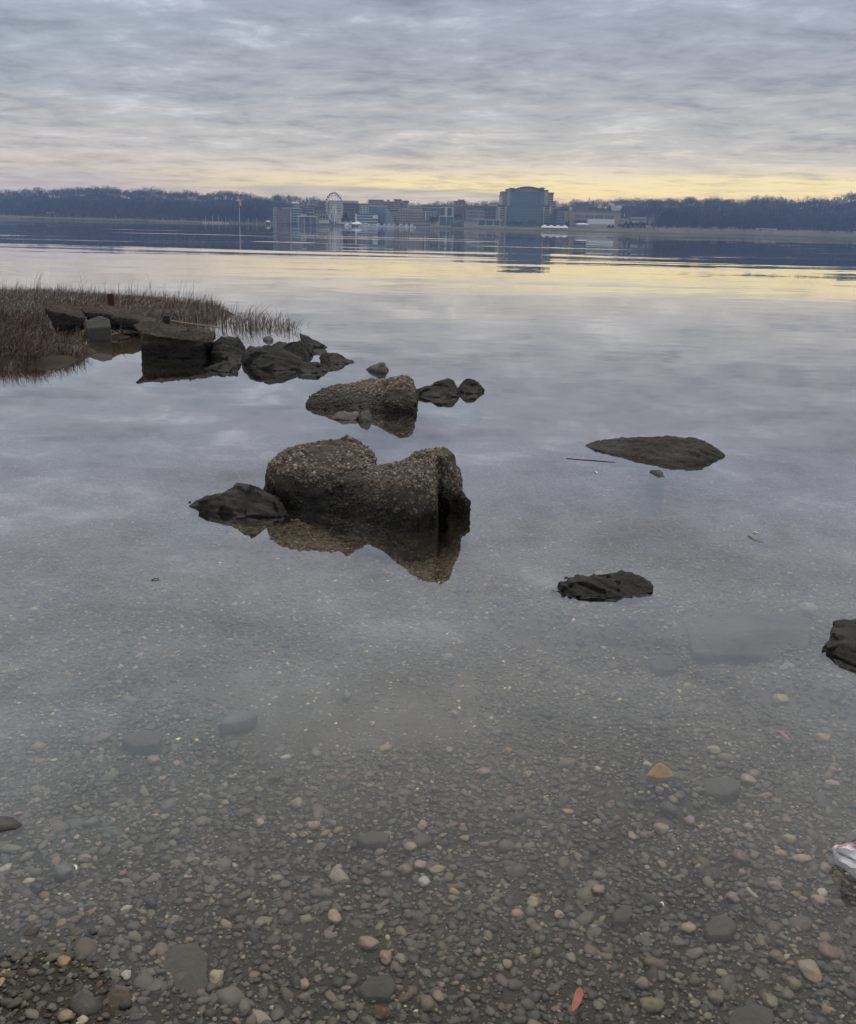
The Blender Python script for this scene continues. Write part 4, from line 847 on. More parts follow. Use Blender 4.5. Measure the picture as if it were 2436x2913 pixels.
# ---- the domed hotel
B = Bld('domed_hotel', 'huge grey-blue glass hotel with an arched roof and stepped stone towers', 1413, 1580, 645, 1440, 60, 'hotel')
B.block(1461, 1536, 545, None, 'glass', y0=2, d=50, floors=0, roof=None, nm='glass_front')
B.part('glazing_bar', [(B.lx(1461)+(B.lx(1536)-B.lx(1461))*k/14-.15, B.lx(1461)+(B.lx(1536)-B.lx(1461))*k/14+.15, 1.6, 1.98, B.lz(585), B.lz(546)) for k in range(1, 14)], 'lglass')
B.part('floor_band', [(B.lx(1461.5), B.lx(1535.5), 1.7, 1.97, B.lz(545+k*4)-.2, B.lz(545+k*4)+.2) for k in range(1, 11)], 'lglass')
def arch(nm, x0, x1, ytop, yend, ybase, y0, d, mat, thick=None, off=0.0):
    bm = bmesh.new(); a, b = B.lx(x0), B.lx(x1); K = 22
    up_l = [(a+(b-a)*i/K, B.lz(yend)+(B.lz(ytop)-B.lz(yend))*(1-(2*i/K-1)**2)+off) for i in range(K+1)]
    lo = [(x, z-thick) for x, z in up_l][::-1] if thick else [(b, B.lz(ybase)), (a, B.lz(ybase))]
    pr = up_l+lo; f1 = [bm.verts.new((x, y0, z)) for x, z in pr]; f2 = [bm.verts.new((x, y0+d, z)) for x, z in pr]; k = len(pr)
    if thick:
        for i in range(K):
            for f in (f1, f2): bm.faces.new([f[i], f[i+1], f[k-2-i], f[k-1-i]])
    else: bm.faces.new(f1); bm.faces.new(f2)
    for i in range(k): bm.faces.new([f1[i], f2[i], f2[(i+1) % k], f1[(i+1) % k]])
    bmesh.ops.recalc_face_normals(bm, faces=bm.faces); me = bpy.data.meshes.new(nm); bm.to_mesh(me); bm.free(); o = link(nm, me, BM[mat]); o.parent = B.t; return o
arch('tympanum', 1459, 1539, 532, 542, 545.5, 2.5, 45, 'lime'); arch('arched_roof', 1453, 1545, 530, 541, None, -2, 52, 'dark', thick=1.3, off=.2)
B.part('cornice', [(B.lx(1458), B.lx(1540), .8, 3, B.lz(545.5), B.lz(543.6))], 'grey')
for (a, b, yt, yb, y0, mat, fl, by, rf) in [(1451, 1461, 536, None, 0, 'lglass', 20, 1, 'dark'), (1441.5, 1451, 538.5, None, 1.5, 'lime', 0, 0, 'dark'), (1426.5, 1441.5, 546, None, 4, 'sand', 14, 4, 'brown'), (1425, 1429, 555, None, 3, 'pale', 0, 0, 'brown'),
                                       (1536, 1546.5, 535.5, None, 0, 'lglass', 20, 1, 'dark'), (1546.5, 1558, 542, None, 1.5, 'lime', 0, 0, 'dark'), (1558, 1574, 549, None, 4, 'beige', 14, 4, 'brown'), (1574, 1581.5, 574, None, 7, 'sand', 8, 2, 'brown')]:
    B.block(a, b, yt, yb, mat, y0=y0, d=40, floors=fl, bays=by, roof=rf, nm='tower_wall', rh=1.0, overhang=.5)
B.block(1414, 1444, 590, None, 'sand', y0=-6, d=30, floors=8, bays=4, roof='brown', nm='wing_wall', rh=1, wfrac=.45); B.block(1417, 1422, 588, None, 'pale', y0=-7, d=6, roof=None, nm='pier'); B.block(1436, 1441, 588, None, 'pale', y0=-7, d=6, roof=None, nm='pier'); B.block(1420, 1432, 584, 590, 'brown', y0=0, d=14, roof='dark')
B.block(1540, 1570, 590, None, 'sand', y0=-6, d=30, floors=8, bays=4, roof='brown', nm='wing_wall', rh=1, wfrac=.45); B.block(1543, 1548, 588, None, 'pale', y0=-7, d=6, roof=None, nm='pier'); B.block(1562, 1567, 588, None, 'pale', y0=-7, d=6, roof=None, nm='pier'); B.block(1545, 1563, 586, 590, 'brown', y0=0, d=14, roof='dark')
arch('atrium_front', 1444, 1540, 577, 588, 648, -14, 16, 'glass')
B.part('atrium_bar', [(B.lx(1448)+k*(B.lx(1536)-B.lx(1448))/12-.14, B.lx(1448)+k*(B.lx(1536)-B.lx(1448))/12+.14, -14.3, -14.02, -2, B.lz(590)) for k in range(13)], 'lglass')
B.part('atrium_band', [(B.lx(1446), B.lx(1538), -14.34, -14.04, B.lz(q)-.18, B.lz(q)+.18) for q in (596, 604, 612, 620, 628)], 'lglass')
B = Bld('dark_glass_block', 'dark glass block between the domed hotel and the sandy hall', 1571, 1603, 640, 1400, 25); B.block(1571, 1585, 610, None, 'win', roof='dark'); B.block(1585, 1603, 607, None, 'grey', y0=1.5, floors=4, win='glass', roof='dark', wfrac=.6)
B = Bld('convention_hall', 'long sandy-brown hall with a row of big windows right of the domed hotel', 1587, 1768, 644, 1430, 60, 'hall')
B.block(1587, 1633, 601, None, 'sand', y0=0, roof='brown', rh=1.0); B.block(1606, 1612, 600, None, 'beige', y0=-2, d=10, roof=None, nm='pier'); B.block(1622, 1628, 600, None, 'beige', y0=-2, d=10, roof=None, nm='pier')
B.block(1633, 1768, 603, None, 'sand', y0=2, roof='brown', rh=2.2, overhang=1.0); B.part('upper_volume', [(B.lx(1630), B.lx(1680), 20, 45, B.lz(602), B.lz(586))], 'brown')
for k in range(4):
    a = 1639+k*28; w2 = B.part('window', [(B.lx(a), B.lx(a+24), 1.6, 1.95, B.lz(620), B.lz(611))], 'glass')
    o = B.part('mullion', [(B.lx(a+24*j/6)-.12, B.lx(a+24*j/6)+.12, 1.4, 1.6, B.lz(620), B.lz(611)) for j in range(1, 6)], 'pale'); o.parent = w2
B.part('lower_window_band', [(B.lx(1638), B.lx(1680), 1.6, 1.95, B.lz(634), B.lz(628))], 'win'); B.part('ledge', [(B.lx(1636), B.lx(1750), -1, 1.97, B.lz(625.5), B.lz(622.5))], 'beige')
B.part('roof_plant', [(B.lx(1624), B.lx(1631), 10, 20, B.lz(601), B.lz(589))], 'pale')
B = Bld('white_marquee', 'big plain white rectangular marquee in front of the sandy hall', 1678, 1751, 645, 1385, 18, 'marquee'); B.part('wall', [(B.lx(1678), B.lx(1751), 0, 18, B.lz(637), B.lz(622.5))], 'screen'); B.part('base', [(B.lx(1676), B.lx(1757), -1.0, 18.5, -3, B.lz(637)-.02)], 'cream'); B.part('side_canopy', [(B.lx(1751)+.1, B.lx(1763), 2, 14, B.lz(641), B.lz(639))], 'white')
B = Bld('service_building', 'low pale building with a thin mast at the right end of the sandy hall', 1768, 1842, 641, 1440, 30); B.block(1768, 1792, 620, None, 'beige', roof='dark'); B.block(1795, 1842, 619, None, 'pale', y0=3, floors=2, bays=8, roof='cream'); B.part('mast', [(B.lx(1779)-.3, B.lx(1779)+.3, 2, 2.6, 0, B.lz(607))], 'white')
for (a, b, yt, yb, Y, lab, mm) in [(130, 162, 603, 611, 1750, 'pale waterfront house near the left end of the far shore', 'beige'), (26, 57, 595, 600, 1900, 'low pale-roofed pavilion above the beach at the far left', 'grey'), (1832, 1850, 640, 650, 1450, 'small pale cottage right of the dark evergreens by the beach', 'pale'),
                                   (1905, 1917, 615, 622, 1750, 'small pale house among the trees right of the cottage', 'pale'), (1982, 1994, 618, 628, 1720, 'white house with a pointed roof among the right-hand woods', 'white'), (2067, 2078, 608, 614, 1850, 'white house high in the right-hand woods', 'white'), (2078, 2090, 617, 623, 1800, 'pale house below the high white one in the right-hand woods', 'pale'),
                                   (2195, 2206, 635, 641, 1700, 'pale house low in the woods near the right of the shore', 'pale'), (2428, 2450, 648, 658, 1620, 'white house at the right edge of the far shore', 'white'), (2022, 2028, 616, 620, 1850, 'tiny white house between the pointed-roof one and the high one', 'white'), (24, 34, 557, 562, 2300, 'tiny white house near the ridge top at the far left', 'white'),
                                   (326, 334, 566, 574, 2250, 'white house showing through the trees on the left ridge', 'white'), (512, 519, 572, 577, 2280, 'tiny white house near the ridge top, left of the second tiny one', 'white'), (556, 563, 581, 587, 2250, 'tiny bright white house on the ridge left of the flagpole', 'white'), (830, 850, 573, 586, 2050, 'pale gable-roofed house above the blue glass office', 'pale'), (700, 708, 603, 608, 1900, 'small pale house in the woods just right of the flagpole', 'pale')]:
    B = Bld('house', lab, a, b, yb, Y, 10, 'house'); B.block(a, b, yt+(yb-yt)*.35, None, mm, floors=1, bays=max(2, int((b-a)/6)), roof=None)
    bm = bmesh.new(); z0, z1 = B.lz(yt+(yb-yt)*.35)+.02, B.lz(yt); aa, bb = B.lx(a)-.5, B.lx(b)+.5
    v = [bm.verts.new(c) for c in [(aa, -1, z0), (bb, -1, z0), (bb, 11, z0), (aa, 11, z0), (aa*.8, 5, z1), (bb*.8, 5, z1)]]
    for f in [(0, 1, 5, 4), (1, 2, 5), (2, 3, 4, 5), (3, 0, 4), (3, 2, 1, 0)]: bm.faces.new([v[k] for k in f])
    me = bpy.data.meshes.new('roof'); bm.to_mesh(me); bm.free(); o = link('roof', me, BM['pale']); o.parent = B.t

# ---- Ferris wheel
WY = 1400; hub = P(951, 591, WY); basez = P(951, 641, WY).z; Rr = (P(951, 549.5, WY)-hub).length
WH = empty('ferris_wheel', (hub.x, WY, basez), 'tall white observation wheel with many gondolas in front of the tall beige block', 'ferris wheel')
yaw = math.acos(0.53); ux = Vector((math.cos(yaw), math.sin(yaw), 0)); uz = Vector((0, 0, 1)); un = ux.cross(uz)
hc = Vector((0, 0, hub.z-basez))
def tubes(nm, segs, r, mat, parent=WH, sides=5):
    Vs, Fs, bi = [], [], 0
    for p, q in segs:
        p, q = Vector(p), Vector(q); d_ = (q-p).normalized(); a = d_.orthogonal().normalized(); b = d_.cross(a)
        for c in (p, q):
            for k in range(sides): an = k*2*math.pi/sides; Vs.append(c+a*(r*math.cos(an))+b*(r*math.sin(an)))
        for k in range(sides): Fs.append((bi+k, bi+(k+1) % sides, bi+sides+(k+1) % sides, bi+sides+k))
        bi += 2*sides
    o = link(nm, np_mesh(nm, np.array([v[:] for v in Vs]), np.array(Fs), False), mat); o.parent = parent; return o
def rimpt(k, n_, r, off): a = 2*math.pi*k/n_; return hc+ux*(r*math.cos(a))+uz*(r*math.sin(a))+un*off
K = 56
for off in (-1.1, 1.1): tubes('rim', [(rimpt(k, K, Rr, off), rimpt(k+1, K, Rr, off)) for k in range(K)]+[(rimpt(k, K, Rr-2.2, off), rimpt(k+1, K, Rr-2.2, off)) for k in range(K)], .28, BM['white'])
tubes('rim_bracing', [(rimpt(k, K, Rr, -1.1), rimpt(k, K, Rr-2.2, 1.1)) for k in range(K)], .16, BM['white'])
for k in range(28): tubes('spoke', [(hc+un*(1.6 if k % 2 else -1.6), rimpt(k, 28, Rr-2.2, 1.1 if k % 2 else -1.1))], .15, BM['white'])
tubes('hub', [(hc-un*2.4, hc+un*2.4)], 1.4, BM['white'], sides=12)
for sx in (-1, 1):
    for off in (-1, 1): tubes('leg', [(hc+un*2.2*off, Vector((0, 0, 0))+ux*(9*sx)+un*(6.5*off)+Vector((0, 0, -2)))], .62, BM['white'])
tubes('main_mast', [(hc+un*2.3, Vector((0, 0, -2))+un*4.5)], .7, BM['white'])
gm = None; m_gond = simple('dark_red_gondola', (0.16, 0.07, 0.07), .5)
for k in range(28):
    bm = bmesh.new(); bmesh.ops.create_uvsphere(bm, u_segments=8, v_segments=6, radius=1.0)
    for v in bm.verts: v.co = Vector((v.co.x*1.15, v.co.y*1.15, v.co.z*1.25))
    bmesh.ops.create_cube(bm, size=0.9, matrix=Matrix.Translation((0, 0, -1.0)))
    if gm is None: gm = bpy.data.meshes.new('gondola'); bm.to_mesh(gm); gm.materials.append(m_gond)
    bm.free(); o = bpy.data.objects.new('gondola', gm); COL.objects.link(o); o.parent = WH; o.location = rimpt(k+.5, 28, Rr+0.5, 0)
link_ = link('platform', boxmesh('platform', [(-22, 22, -8, 10, -3, 2.2)]), BM['grey']); link_.parent = WH
for bx in [(-20, -6, -9, -3, 2.21, 6.5), (6, 24, -9, -3, 2.21, 5.8)]: o = link('ticket_house', boxmesh('ticket_house', [bx]), BM['white']); o.parent = WH

# ---- flagpole, masts, lamp posts
FP = empty('flagpole', (P(682, 630, 1480).x, 1480, P(682, 630, 1480).z), 'tall flagpole flying a small red and white flag on the shore, left of the city', 'flagpole')
hh = P(682, 553, 1480).z-P(682, 630, 1480).z; tubes('pole', [((0, 0, -1), (0, 0, hh*.5))], .42, BM['white'], FP, 8); tubes('pole', [((0, 0, hh*.5), (0, 0, hh))], .26, BM['metal'], FP, 8)
m, n = newmat('striped_flag'); x_, y_, z_ = n.sep(n.node('ShaderNodeTexCoord').outputs['Object'])
out(n, surf(n, n.mix(n.m('GREATER_THAN', n.m('SINE', n.m('MULTIPLY', z_, 6.0)), 0.0), (0.5, 0.05, 0.06, 1), (0.7, 0.7, 0.7, 1)), .8))
fv, ff = [], []
for i in range(9):
    for j in range(9): fv.append((.3+i*.30+j*.02, math.sin(i*.9)*.35, hh*.83-j*.95-i*.32))
for i in range(8):
    for j in range(8): q = i*9+j; ff.append((q, q+1, q+10, q+9))
o = link('flag', np_mesh('flag', fv, ff), m); o.parent = FP; o['label'] = 'red and white striped flag hanging limp'
def pole(px, yt, yb, Y, label, name='lamp_post', cat='lamp post', grp=None, head=True):
    p = P(px, yb, Y); t = empty(name, p, label, cat, grp); h_ = P(px, yt, Y).z-p.z
    tubes('post', [((0, 0, -2), (0, 0, h_))], .24, BM['metal'], t, 6)
    if head: o = link('lamp', boxmesh('lamp', [(-.9, .9, -.4, .4, h_+.01, h_+.5)]), BM['metal']); o.parent = t
for px, yt, yb, Y, lab in [(707, 622, 636, 1450, 'left one of three thin posts on the shore between the flagpole and the brick block'), (731, 622, 637, 1440, 'middle one of three thin posts on the shore left of the brick block'), (784, 622, 637, 1400, 'thin pale post directly in front of the brick block, left side'), (811, 622, 637, 1390, 'thin pale post directly in front of the brick block, right side'),
                           (1330, 606, 640, 1385, 'tall thin lamp post right of the brick tower'), (1363, 600, 628, 1385, 'tall lamp post above the left end of the long pavilion'), (1377, 606, 628, 1390, 'second lamp post above the long pavilion'), (1225, 622, 645, 1370, 'thin post right of the marina below the pale building'), (1281, 628, 645, 1370, 'short post left of the green-roofed hall')]:
    pole(px, yt, yb, Y, lab)
# ---- tents
def tent(name, label, x0, x1, ytop, yeave, yb, Y, peaks, posts):
    p0 = P((x0+x1)/2, yb, Y); t = empty(name, p0, label, 'tent'); a = P(x0, yb, Y).x-p0.x; b = P(x1, yb, Y).x-p0.x; ze = P((x0+x1)/2, yeave, Y).z-p0.z; zt = P((x0+x1)/2, ytop, Y).z-p0.z; dep = (b-a)/peaks*.9
    nx, ny = peaks*12, 12; V, Fc = [], []
    for j in range(ny+1):
        for i in range(nx+1):
            u = i/nx*peaks; fu = abs((u % 1.0 if i < nx else 1.0)*2-1); fv_ = abs(j/ny*2-1); r_ = max(fu, fv_) if peaks == 1 else max(fu*.75, fv_)
            edge = (i == 0 or i == nx or j == 0 or j == ny); k = (1-min(1, math.hypot(fu*.8, fv_)))
            z = ze+(zt-ze)*(0 if edge else max(0, .35*(1-fv_)+.65*max(0, k)**1.6)); V.append((a+(b-a)*i/nx, dep*j/ny, z))
    for j in range(ny):
        for i in range(nx): q = j*(nx+1)+i; Fc.append((q, q+1, q+nx+2, q+nx+1))
    o = link('canopy', np_mesh('canopy', V, Fc, False), BM['screen']); o.parent = t; mo = o.modifiers.new('t', 'SOLIDIFY'); mo.thickness = .12
    for k in range(posts):
        q = a+(b-a)*(.03+.94*k/(posts-1)); tubes('tent_pole', [((q, .4, -2), (q, .4, ze))], .2, BM['white'], t, 5)
    o = link('deck', boxmesh('deck', [(a*.85, b*.85, .8, dep-.8, -1.5, .35)]), BM['dark']); o.parent = t
tent('tent', 'white pointed marina tent among the boats, right of the wheel', 999, 1031, 629, 637, 641, 1345, 1, 4)
tent('tent', 'wide white tent with several peaks on the shore below the domed hotel', 1540, 1617, 639, 647, 655, 1345, 4, 7)
tent('tent', 'tiny white tent on the quay right of the flagpole', 755, 769, 626, 630, 634, 1430, 1, 3)
# rounded white inflatable beside the marquee
ct = P(1657, 638.5, 1380); bm = bmesh.new(); bmesh.ops.create_uvsphere(bm, u_segments=24, v_segments=12, radius=1)
rx_ = (P(1676, 638, 1380).x-P(1638, 638, 1380).x)/2
for v in bm.verts: v.co = Vector((v.co.x*rx_, v.co.y*4, max(v.co.z, -.6)*2.0))
for k in range(-2, 3): bmesh.ops.create_cube(bm, size=1, matrix=Matrix.Translation((k*rx_*.3, 0, -1.6)) @ Matrix.Diagonal((.5, 6, 1.6, 1)))
me = bpy.data.meshes.new('tunnel_tent'); bm.to_mesh(me); bm.free(); o = link('tunnel_tent', me, BM['screen']); o.location = ct; tag(o, 'long low rounded white tent left of the big white marquee', 'tent')

# ---- marina boats
def boat_proto():
    L, Wd = 11.0, 3.4; t = empty('motorboat', (0, 0, 0), 'x', 'boat', 'motorboats moored in the marina')
    V, Fc = [], []; K_ = 12
    for i in range(K_+1):
        u = i/K_; x = (u-.5)*L; hw = Wd/2*(1-max(0, (u-.55)/.45)**2.2)+.02; sh = 1.3+.5*u*u
        V += [(x, -hw, sh), (x, -hw*.8, .1), (x, 0, -.5), (x, hw*.8, .1), (x, hw, sh)]
    for i in range(K_):
        for j in range(4): q = i*5+j; Fc.append((q, q+1, q+6, q+5))
        Fc.append((i*5+4, i*5, i*5+5, i*5+9))
    Fc.append((0, 4, 3, 1))
    o = link('hull', np_mesh('hull', V, Fc, False), BM['white']); o.parent = t
    o = link('cabin', boxmesh('cabin', [(-2.6, 2.2, -1.2, 1.2, 1.2, 3.0), (-2.2, 1.0, -1.0, 1.0, 3.01, 4.1)]), BM['white']); o.parent = t; c = o
    o = link('cabin_window', boxmesh('cabin_window', [(-2.0, 1.9, -1.26, 1.26, 1.9, 2.6)]), BM['win']); o.parent = c
    tubes('radar_arch', [((-1.4, -1, 4.1), (-1.0, -.8, 5.6)), ((-1.4, 1, 4.1), (-1.0, .8, 5.6)), ((-1.0, -.8, 5.6), (-1.0, .8, 5.6))], .1, BM['metal'], t, 4)
    return t
def copy_tree(o, parent=None):
    c = o.copy(); COL.objects.link(c); c.parent = parent
    for ch in o.children: copy_tree(ch, c)
    return c
b0 = boat_proto(); first = True
ordn = ['leftmost', 'second', 'third', 'fourth', 'fifth', 'sixth', 'seventh', 'eighth', 'ninth', 'tenth', 'eleventh', 'twelfth', 'last']
BX = [(985, 643, 80), (993, 643.5, 60), (1033, 644, 10), (1042, 644, 15), (1054, 644.5, 25), (1068, 645, 5), (1077, 645, 30), (1096, 646, 8), (1110, 646, 20), (1122, 646, 5), (1143, 646.8, 12), (1158, 647.3, 70), (1173, 647.6, 25)]
for i, (px, yb, rot) in enumerate(BX):
    t = b0 if first else copy_tree(b0); first = False
    Y = 1322.0; t.location = (P(px, yb, Y).x, Y-(i % 3)*5, 0.05); t.rotation_euler = (0, 0, R(rot)); s_ = .85+.3*rng.random(); t.scale = (s_,)*3
    if i < 2: lab = ('white motorboat moored just right of the wheel, ' + ('the outer one' if i == 0 else 'next to the marina tent'))
    else: lab = '%s white motorboat in the marina row, counted from the pointed tent' % (ordn[i-2] if i > 2 else 'first') if i < 12 else 'last white motorboat at the right end of the marina row'
    t['label'] = lab
def dock(name, label, x0, x1, ya, yb, Y, w_, h_, mat):
    a, b = P(x0, ya, Y), P(x1, yb, Y); t = (b-a); L = math.hypot(t.x, t.y)
    e0 = empty(name, ((a.x+b.x)/2, Y, 0), label, 'wall' if 'wall' in name else 'dock')
    o = link('deck', boxmesh('deck', [(-L/2, L/2, -w_/2, w_/2, h_-.5, h_)]), BM[mat]); o.parent = e0
    for k in range(13): o = link('piling', boxmesh('piling', [(-L/2+L*k/12-.25, -L/2+L*k/12+.25, -w_/2-.3, -w_/2+.2, -2.4, h_+1.0)]), BM[mat]); o.parent = e0
dock('dock', 'low dark floating dock along the marina boats', 978, 1185, 645, 645, 1330, 2.5, .8, 'dark')
dock('sea_wall', 'dark sea wall along the quay from the flagpole to the wheel', 640, 976, 641, 641, 1338, 3, 1.9, 'dark')
dock('pier', 'thin dark pier running along the far left shore', 60, 420, 618, 618, 1520, 3, 1.2, 'dark')
# sailing yachts on the left quay
y0_ = None
for i, (px, yt) in enumerate([(585, 618), (605, 617), (623, 619), (643, 616)]):
    p = P(px, 633, 1430); t = empty('sailing_yacht', (p.x, 1430, .1), ['small white yacht with a bare mast, farthest left of the four left of the flagpole', 'second small yacht from the left of the four left of the flagpole', 'third small yacht from the left of the four left of the flagpole', 'small yacht nearest the flagpole, with the tallest bare mast'][i], 'yacht', 'yachts moored left of the flagpole')
    for o in b0.children:
        if o.name.startswith('hull'): h2 = o.copy(); COL.objects.link(h2); h2.parent = t; h2.scale = (.7, .7, .7)
    tubes('mast', [((0, 0, .6), (0, 0, 9+i % 3))], .14, BM['white'], t, 5); tubes('boom', [((0, 0, 1.9), (-3.2, 0, 1.9))], .12, BM['metal'], t, 5)
# cars / vans along the beach road on the right
MC = simple('white_car_paint', (0.75, 0.75, 0.77), .35, .03, spec=.5)
def car_proto():
    t = empty('parked_car', (0, 0, 0), 'x', 'car', 'cars parked along the beach road')
    pr = [(-2.2, .35), (2.2, .35), (2.25, .9), (1.3, 1.0), (.7, 1.5), (-1.2, 1.52), (-2.0, 1.0), (-2.25, .9)]
    bm = bmesh.new(); f1 = [bm.verts.new((a, -.9, b)) for a, b in pr]; f2 = [bm.verts.new((a, .9, b)) for a, b in pr]; bm.faces.new(f1); bm.faces.new(f2[::-1])
    for i in range(8): bm.faces.new([f1[i], f2[i], f2[(i+1) % 8], f1[(i+1) % 8]])
    bmesh.ops.recalc_face_normals(bm, faces=bm.faces); me = bpy.data.meshes.new('body'); bm.to_mesh(me); bm.free(); o = link('body', me, MC); o.parent = t
    o = link('side_window', boxmesh('side_window', [(-1.2, .7, -.93, .93, 1.05, 1.4)]), BM['win']); o.parent = t
    for x in (-1.4, 1.4):
        for y in (-.85, .85):
            bm = bmesh.new(); bmesh.ops.create_cone(bm, cap_ends=True, segments=12, radius1=.36, radius2=.36, depth=.24, matrix=Matrix.Translation((x, y, .36)) @ Matrix.Rotation(R(90), 4, 'X')); me = bpy.data.meshes.new('wheel'); bm.to_mesh(me); bm.free(); o = link('wheel', me, BM['dark']); o.parent = t
    return t
c0 = car_proto(); first = True
for i, px in enumerate([1996, 2001, 2007, 2020, 2026, 2034, 2041, 2078, 2084, 2091, 2160, 2166, 2172, 2186, 2196, 2206]):
    t = c0 if first else copy_tree(c0); first = False
    Y = 1500.0; x = X_(px, Y, 645); z = float(hillz(np.array(x), np.array(Y))); t.location = (x, Y, z); t.rotation_euler = (0, 0, R(rng.uniform(-8, 8)))
    t.scale = (1.6, 1.6, 1.5)
    t['label'] = ('white car in the group parked on the beach road left, near the pointed-roof house' if i < 7 else 'white car in the middle group of three on the beach road' if i < 10 else 'white car in the right-hand line on the beach road below the woods'); t['group'] = ['cars parked left on the beach road', 'cars parked in the middle of the beach road', 'cars parked right on the beach road'][0 if i < 7 else 1 if i < 10 else 2]
# evergreens and small dark trees near the water
for i, (px, yt, yb, w_, Y, lab, cn) in enumerate([(984, 607, 634, 9, 1372, 'dark cone-shaped tree right of the wheel on the quay', True), (1234, 617, 644, 12, 1370, 'dark round evergreen right of the low beige building', False), (1228, 622, 644, 8, 1375, 'smaller dark evergreen touching the round one', False), (1302, 610, 634, 11, 1385, 'dark rounded tree below the brick tower', False),
        (1610, 630, 643, 4, 1375, 'small cone shrub at the left part of the sandy hall', True), (1617, 629, 643, 4, 1376, 'small cone shrub beside the left pier of the sandy hall', True), (1733, 640, 652, 5, 1372, 'dark cone shrub right of the marquee base', True), (1743, 641, 652, 5, 1372, 'second dark cone shrub right of the marquee base', True),
        (1766, 638, 652, 8, 1372, 'dark evergreen, leftmost in the clump by the beach', False), (1780, 634, 652, 10, 1375, 'tall dark evergreen in the middle of the beach clump', True), (1794, 632, 652, 9, 1380, 'tallest cone of the dark beach clump', True), (1806, 636, 652, 10, 1378, 'broad dark evergreen right in the beach clump', False), (1818, 638, 651, 9, 1380, 'low dark evergreen near the right of the beach clump', False), (1829, 634, 650, 7, 1385, 'dark cone at the right end of the beach clump', True),
        (1460, 628, 646, 10, 1372, 'bare brownish tree in front of the domed hotel, left', False), (1478, 632, 648, 9, 1368, 'bare brownish tree in front of the domed hotel, middle', False), (1515, 628, 648, 10, 1370, 'bare brownish tree in front of the domed hotel, right', False)]):
    zb = P(px, yb, Y).z; h_ = P(px, yt, Y).z-zb
    tv, tf, cv, cf = tree_arrays(h_*(1.0 if cn else 1.05), w_*1.0, 220, 900+i, cn)
    t = empty('evergreen' if 'bare' not in lab else 'bare_tree', (P(px, yb, Y).x, Y, zb), lab, 'tree')
    for nm, V, Fc, mm in (('trunk', tv, tf, m_bark), ('crown', cv, cf, m_dk if 'bare' not in lab else m_crown)): o = link(nm, np_mesh(nm, V, Fc, False), mm); o.parent = t
# steam plume over the hall
m, n = newmat('steam'); tc = n.node('ShaderNodeTexCoord').outputs['Object']
vp = n.node('ShaderNodeVolumePrincipled'); vp.inputs['Color'].default_value = (1, 1, 1, 1); vp.inputs['Anisotropy'].default_value = 0.2
n.put(vp.inputs['Density'], n.m('MULTIPLY', n.rng(n.noise(tc, .35, 4, .6), .34, .6), .55)); out(n, None, vp.outputs[0])
sp0 = P(1750, 601, 1445); bm = bmesh.new()
for (a, b, r_) in [(1747, 599, 3.5), (1752, 598, 3.6), (1758, 597, 3.2), (1746, 594, 3.4), (1744, 589, 3.0), (1745, 585, 2.6), (1742, 582, 2.2), (1736, 580, 2.4), (1760, 592, 3.6), (1764, 590, 3.0), (1757, 594, 3.4)]:
    c = P(a, b, 1445)-sp0; bmesh.ops.create_icosphere(bm, subdivisions=2, radius=r_, matrix=Matrix.Translation(c))
me = bpy.data.meshes.new('s'); bm.to_mesh(me); bm.free(); o = bpy.data.objects.new('s', me); COL.objects.link(o); r_ = o.modifiers.new('r', 'REMESH'); r_.mode = 'VOXEL'; r_.voxel_size = .8
me2 = bpy.data.meshes.new_from_object(o.evaluated_get(bpy.context.evaluated_depsgraph_get())); bpy.data.objects.remove(o); me2.name = 'steam_plume'
o = link('steam_plume', me2, m); o.location = sp0; tag(o, 'white plume of steam drifting up from the roof of the sandy hall', 'steam')

# ---- haze over the whole place
m, n = newmat('morning_haze'); vp = n.node('ShaderNodeVolumePrincipled'); vp.inputs['Color'].default_value = (0.37, 0.58, 1.0, 1); vp.inputs['Density'].default_value = 0.0002; vp.inputs['Anisotropy'].default_value = 0.2
out(n, None, vp.outputs[0])
o = link('haze', boxmesh('haze', [(-2300, 2300, -60, 2620, -6, 112)]), m); o['kind'] = 'stuff'
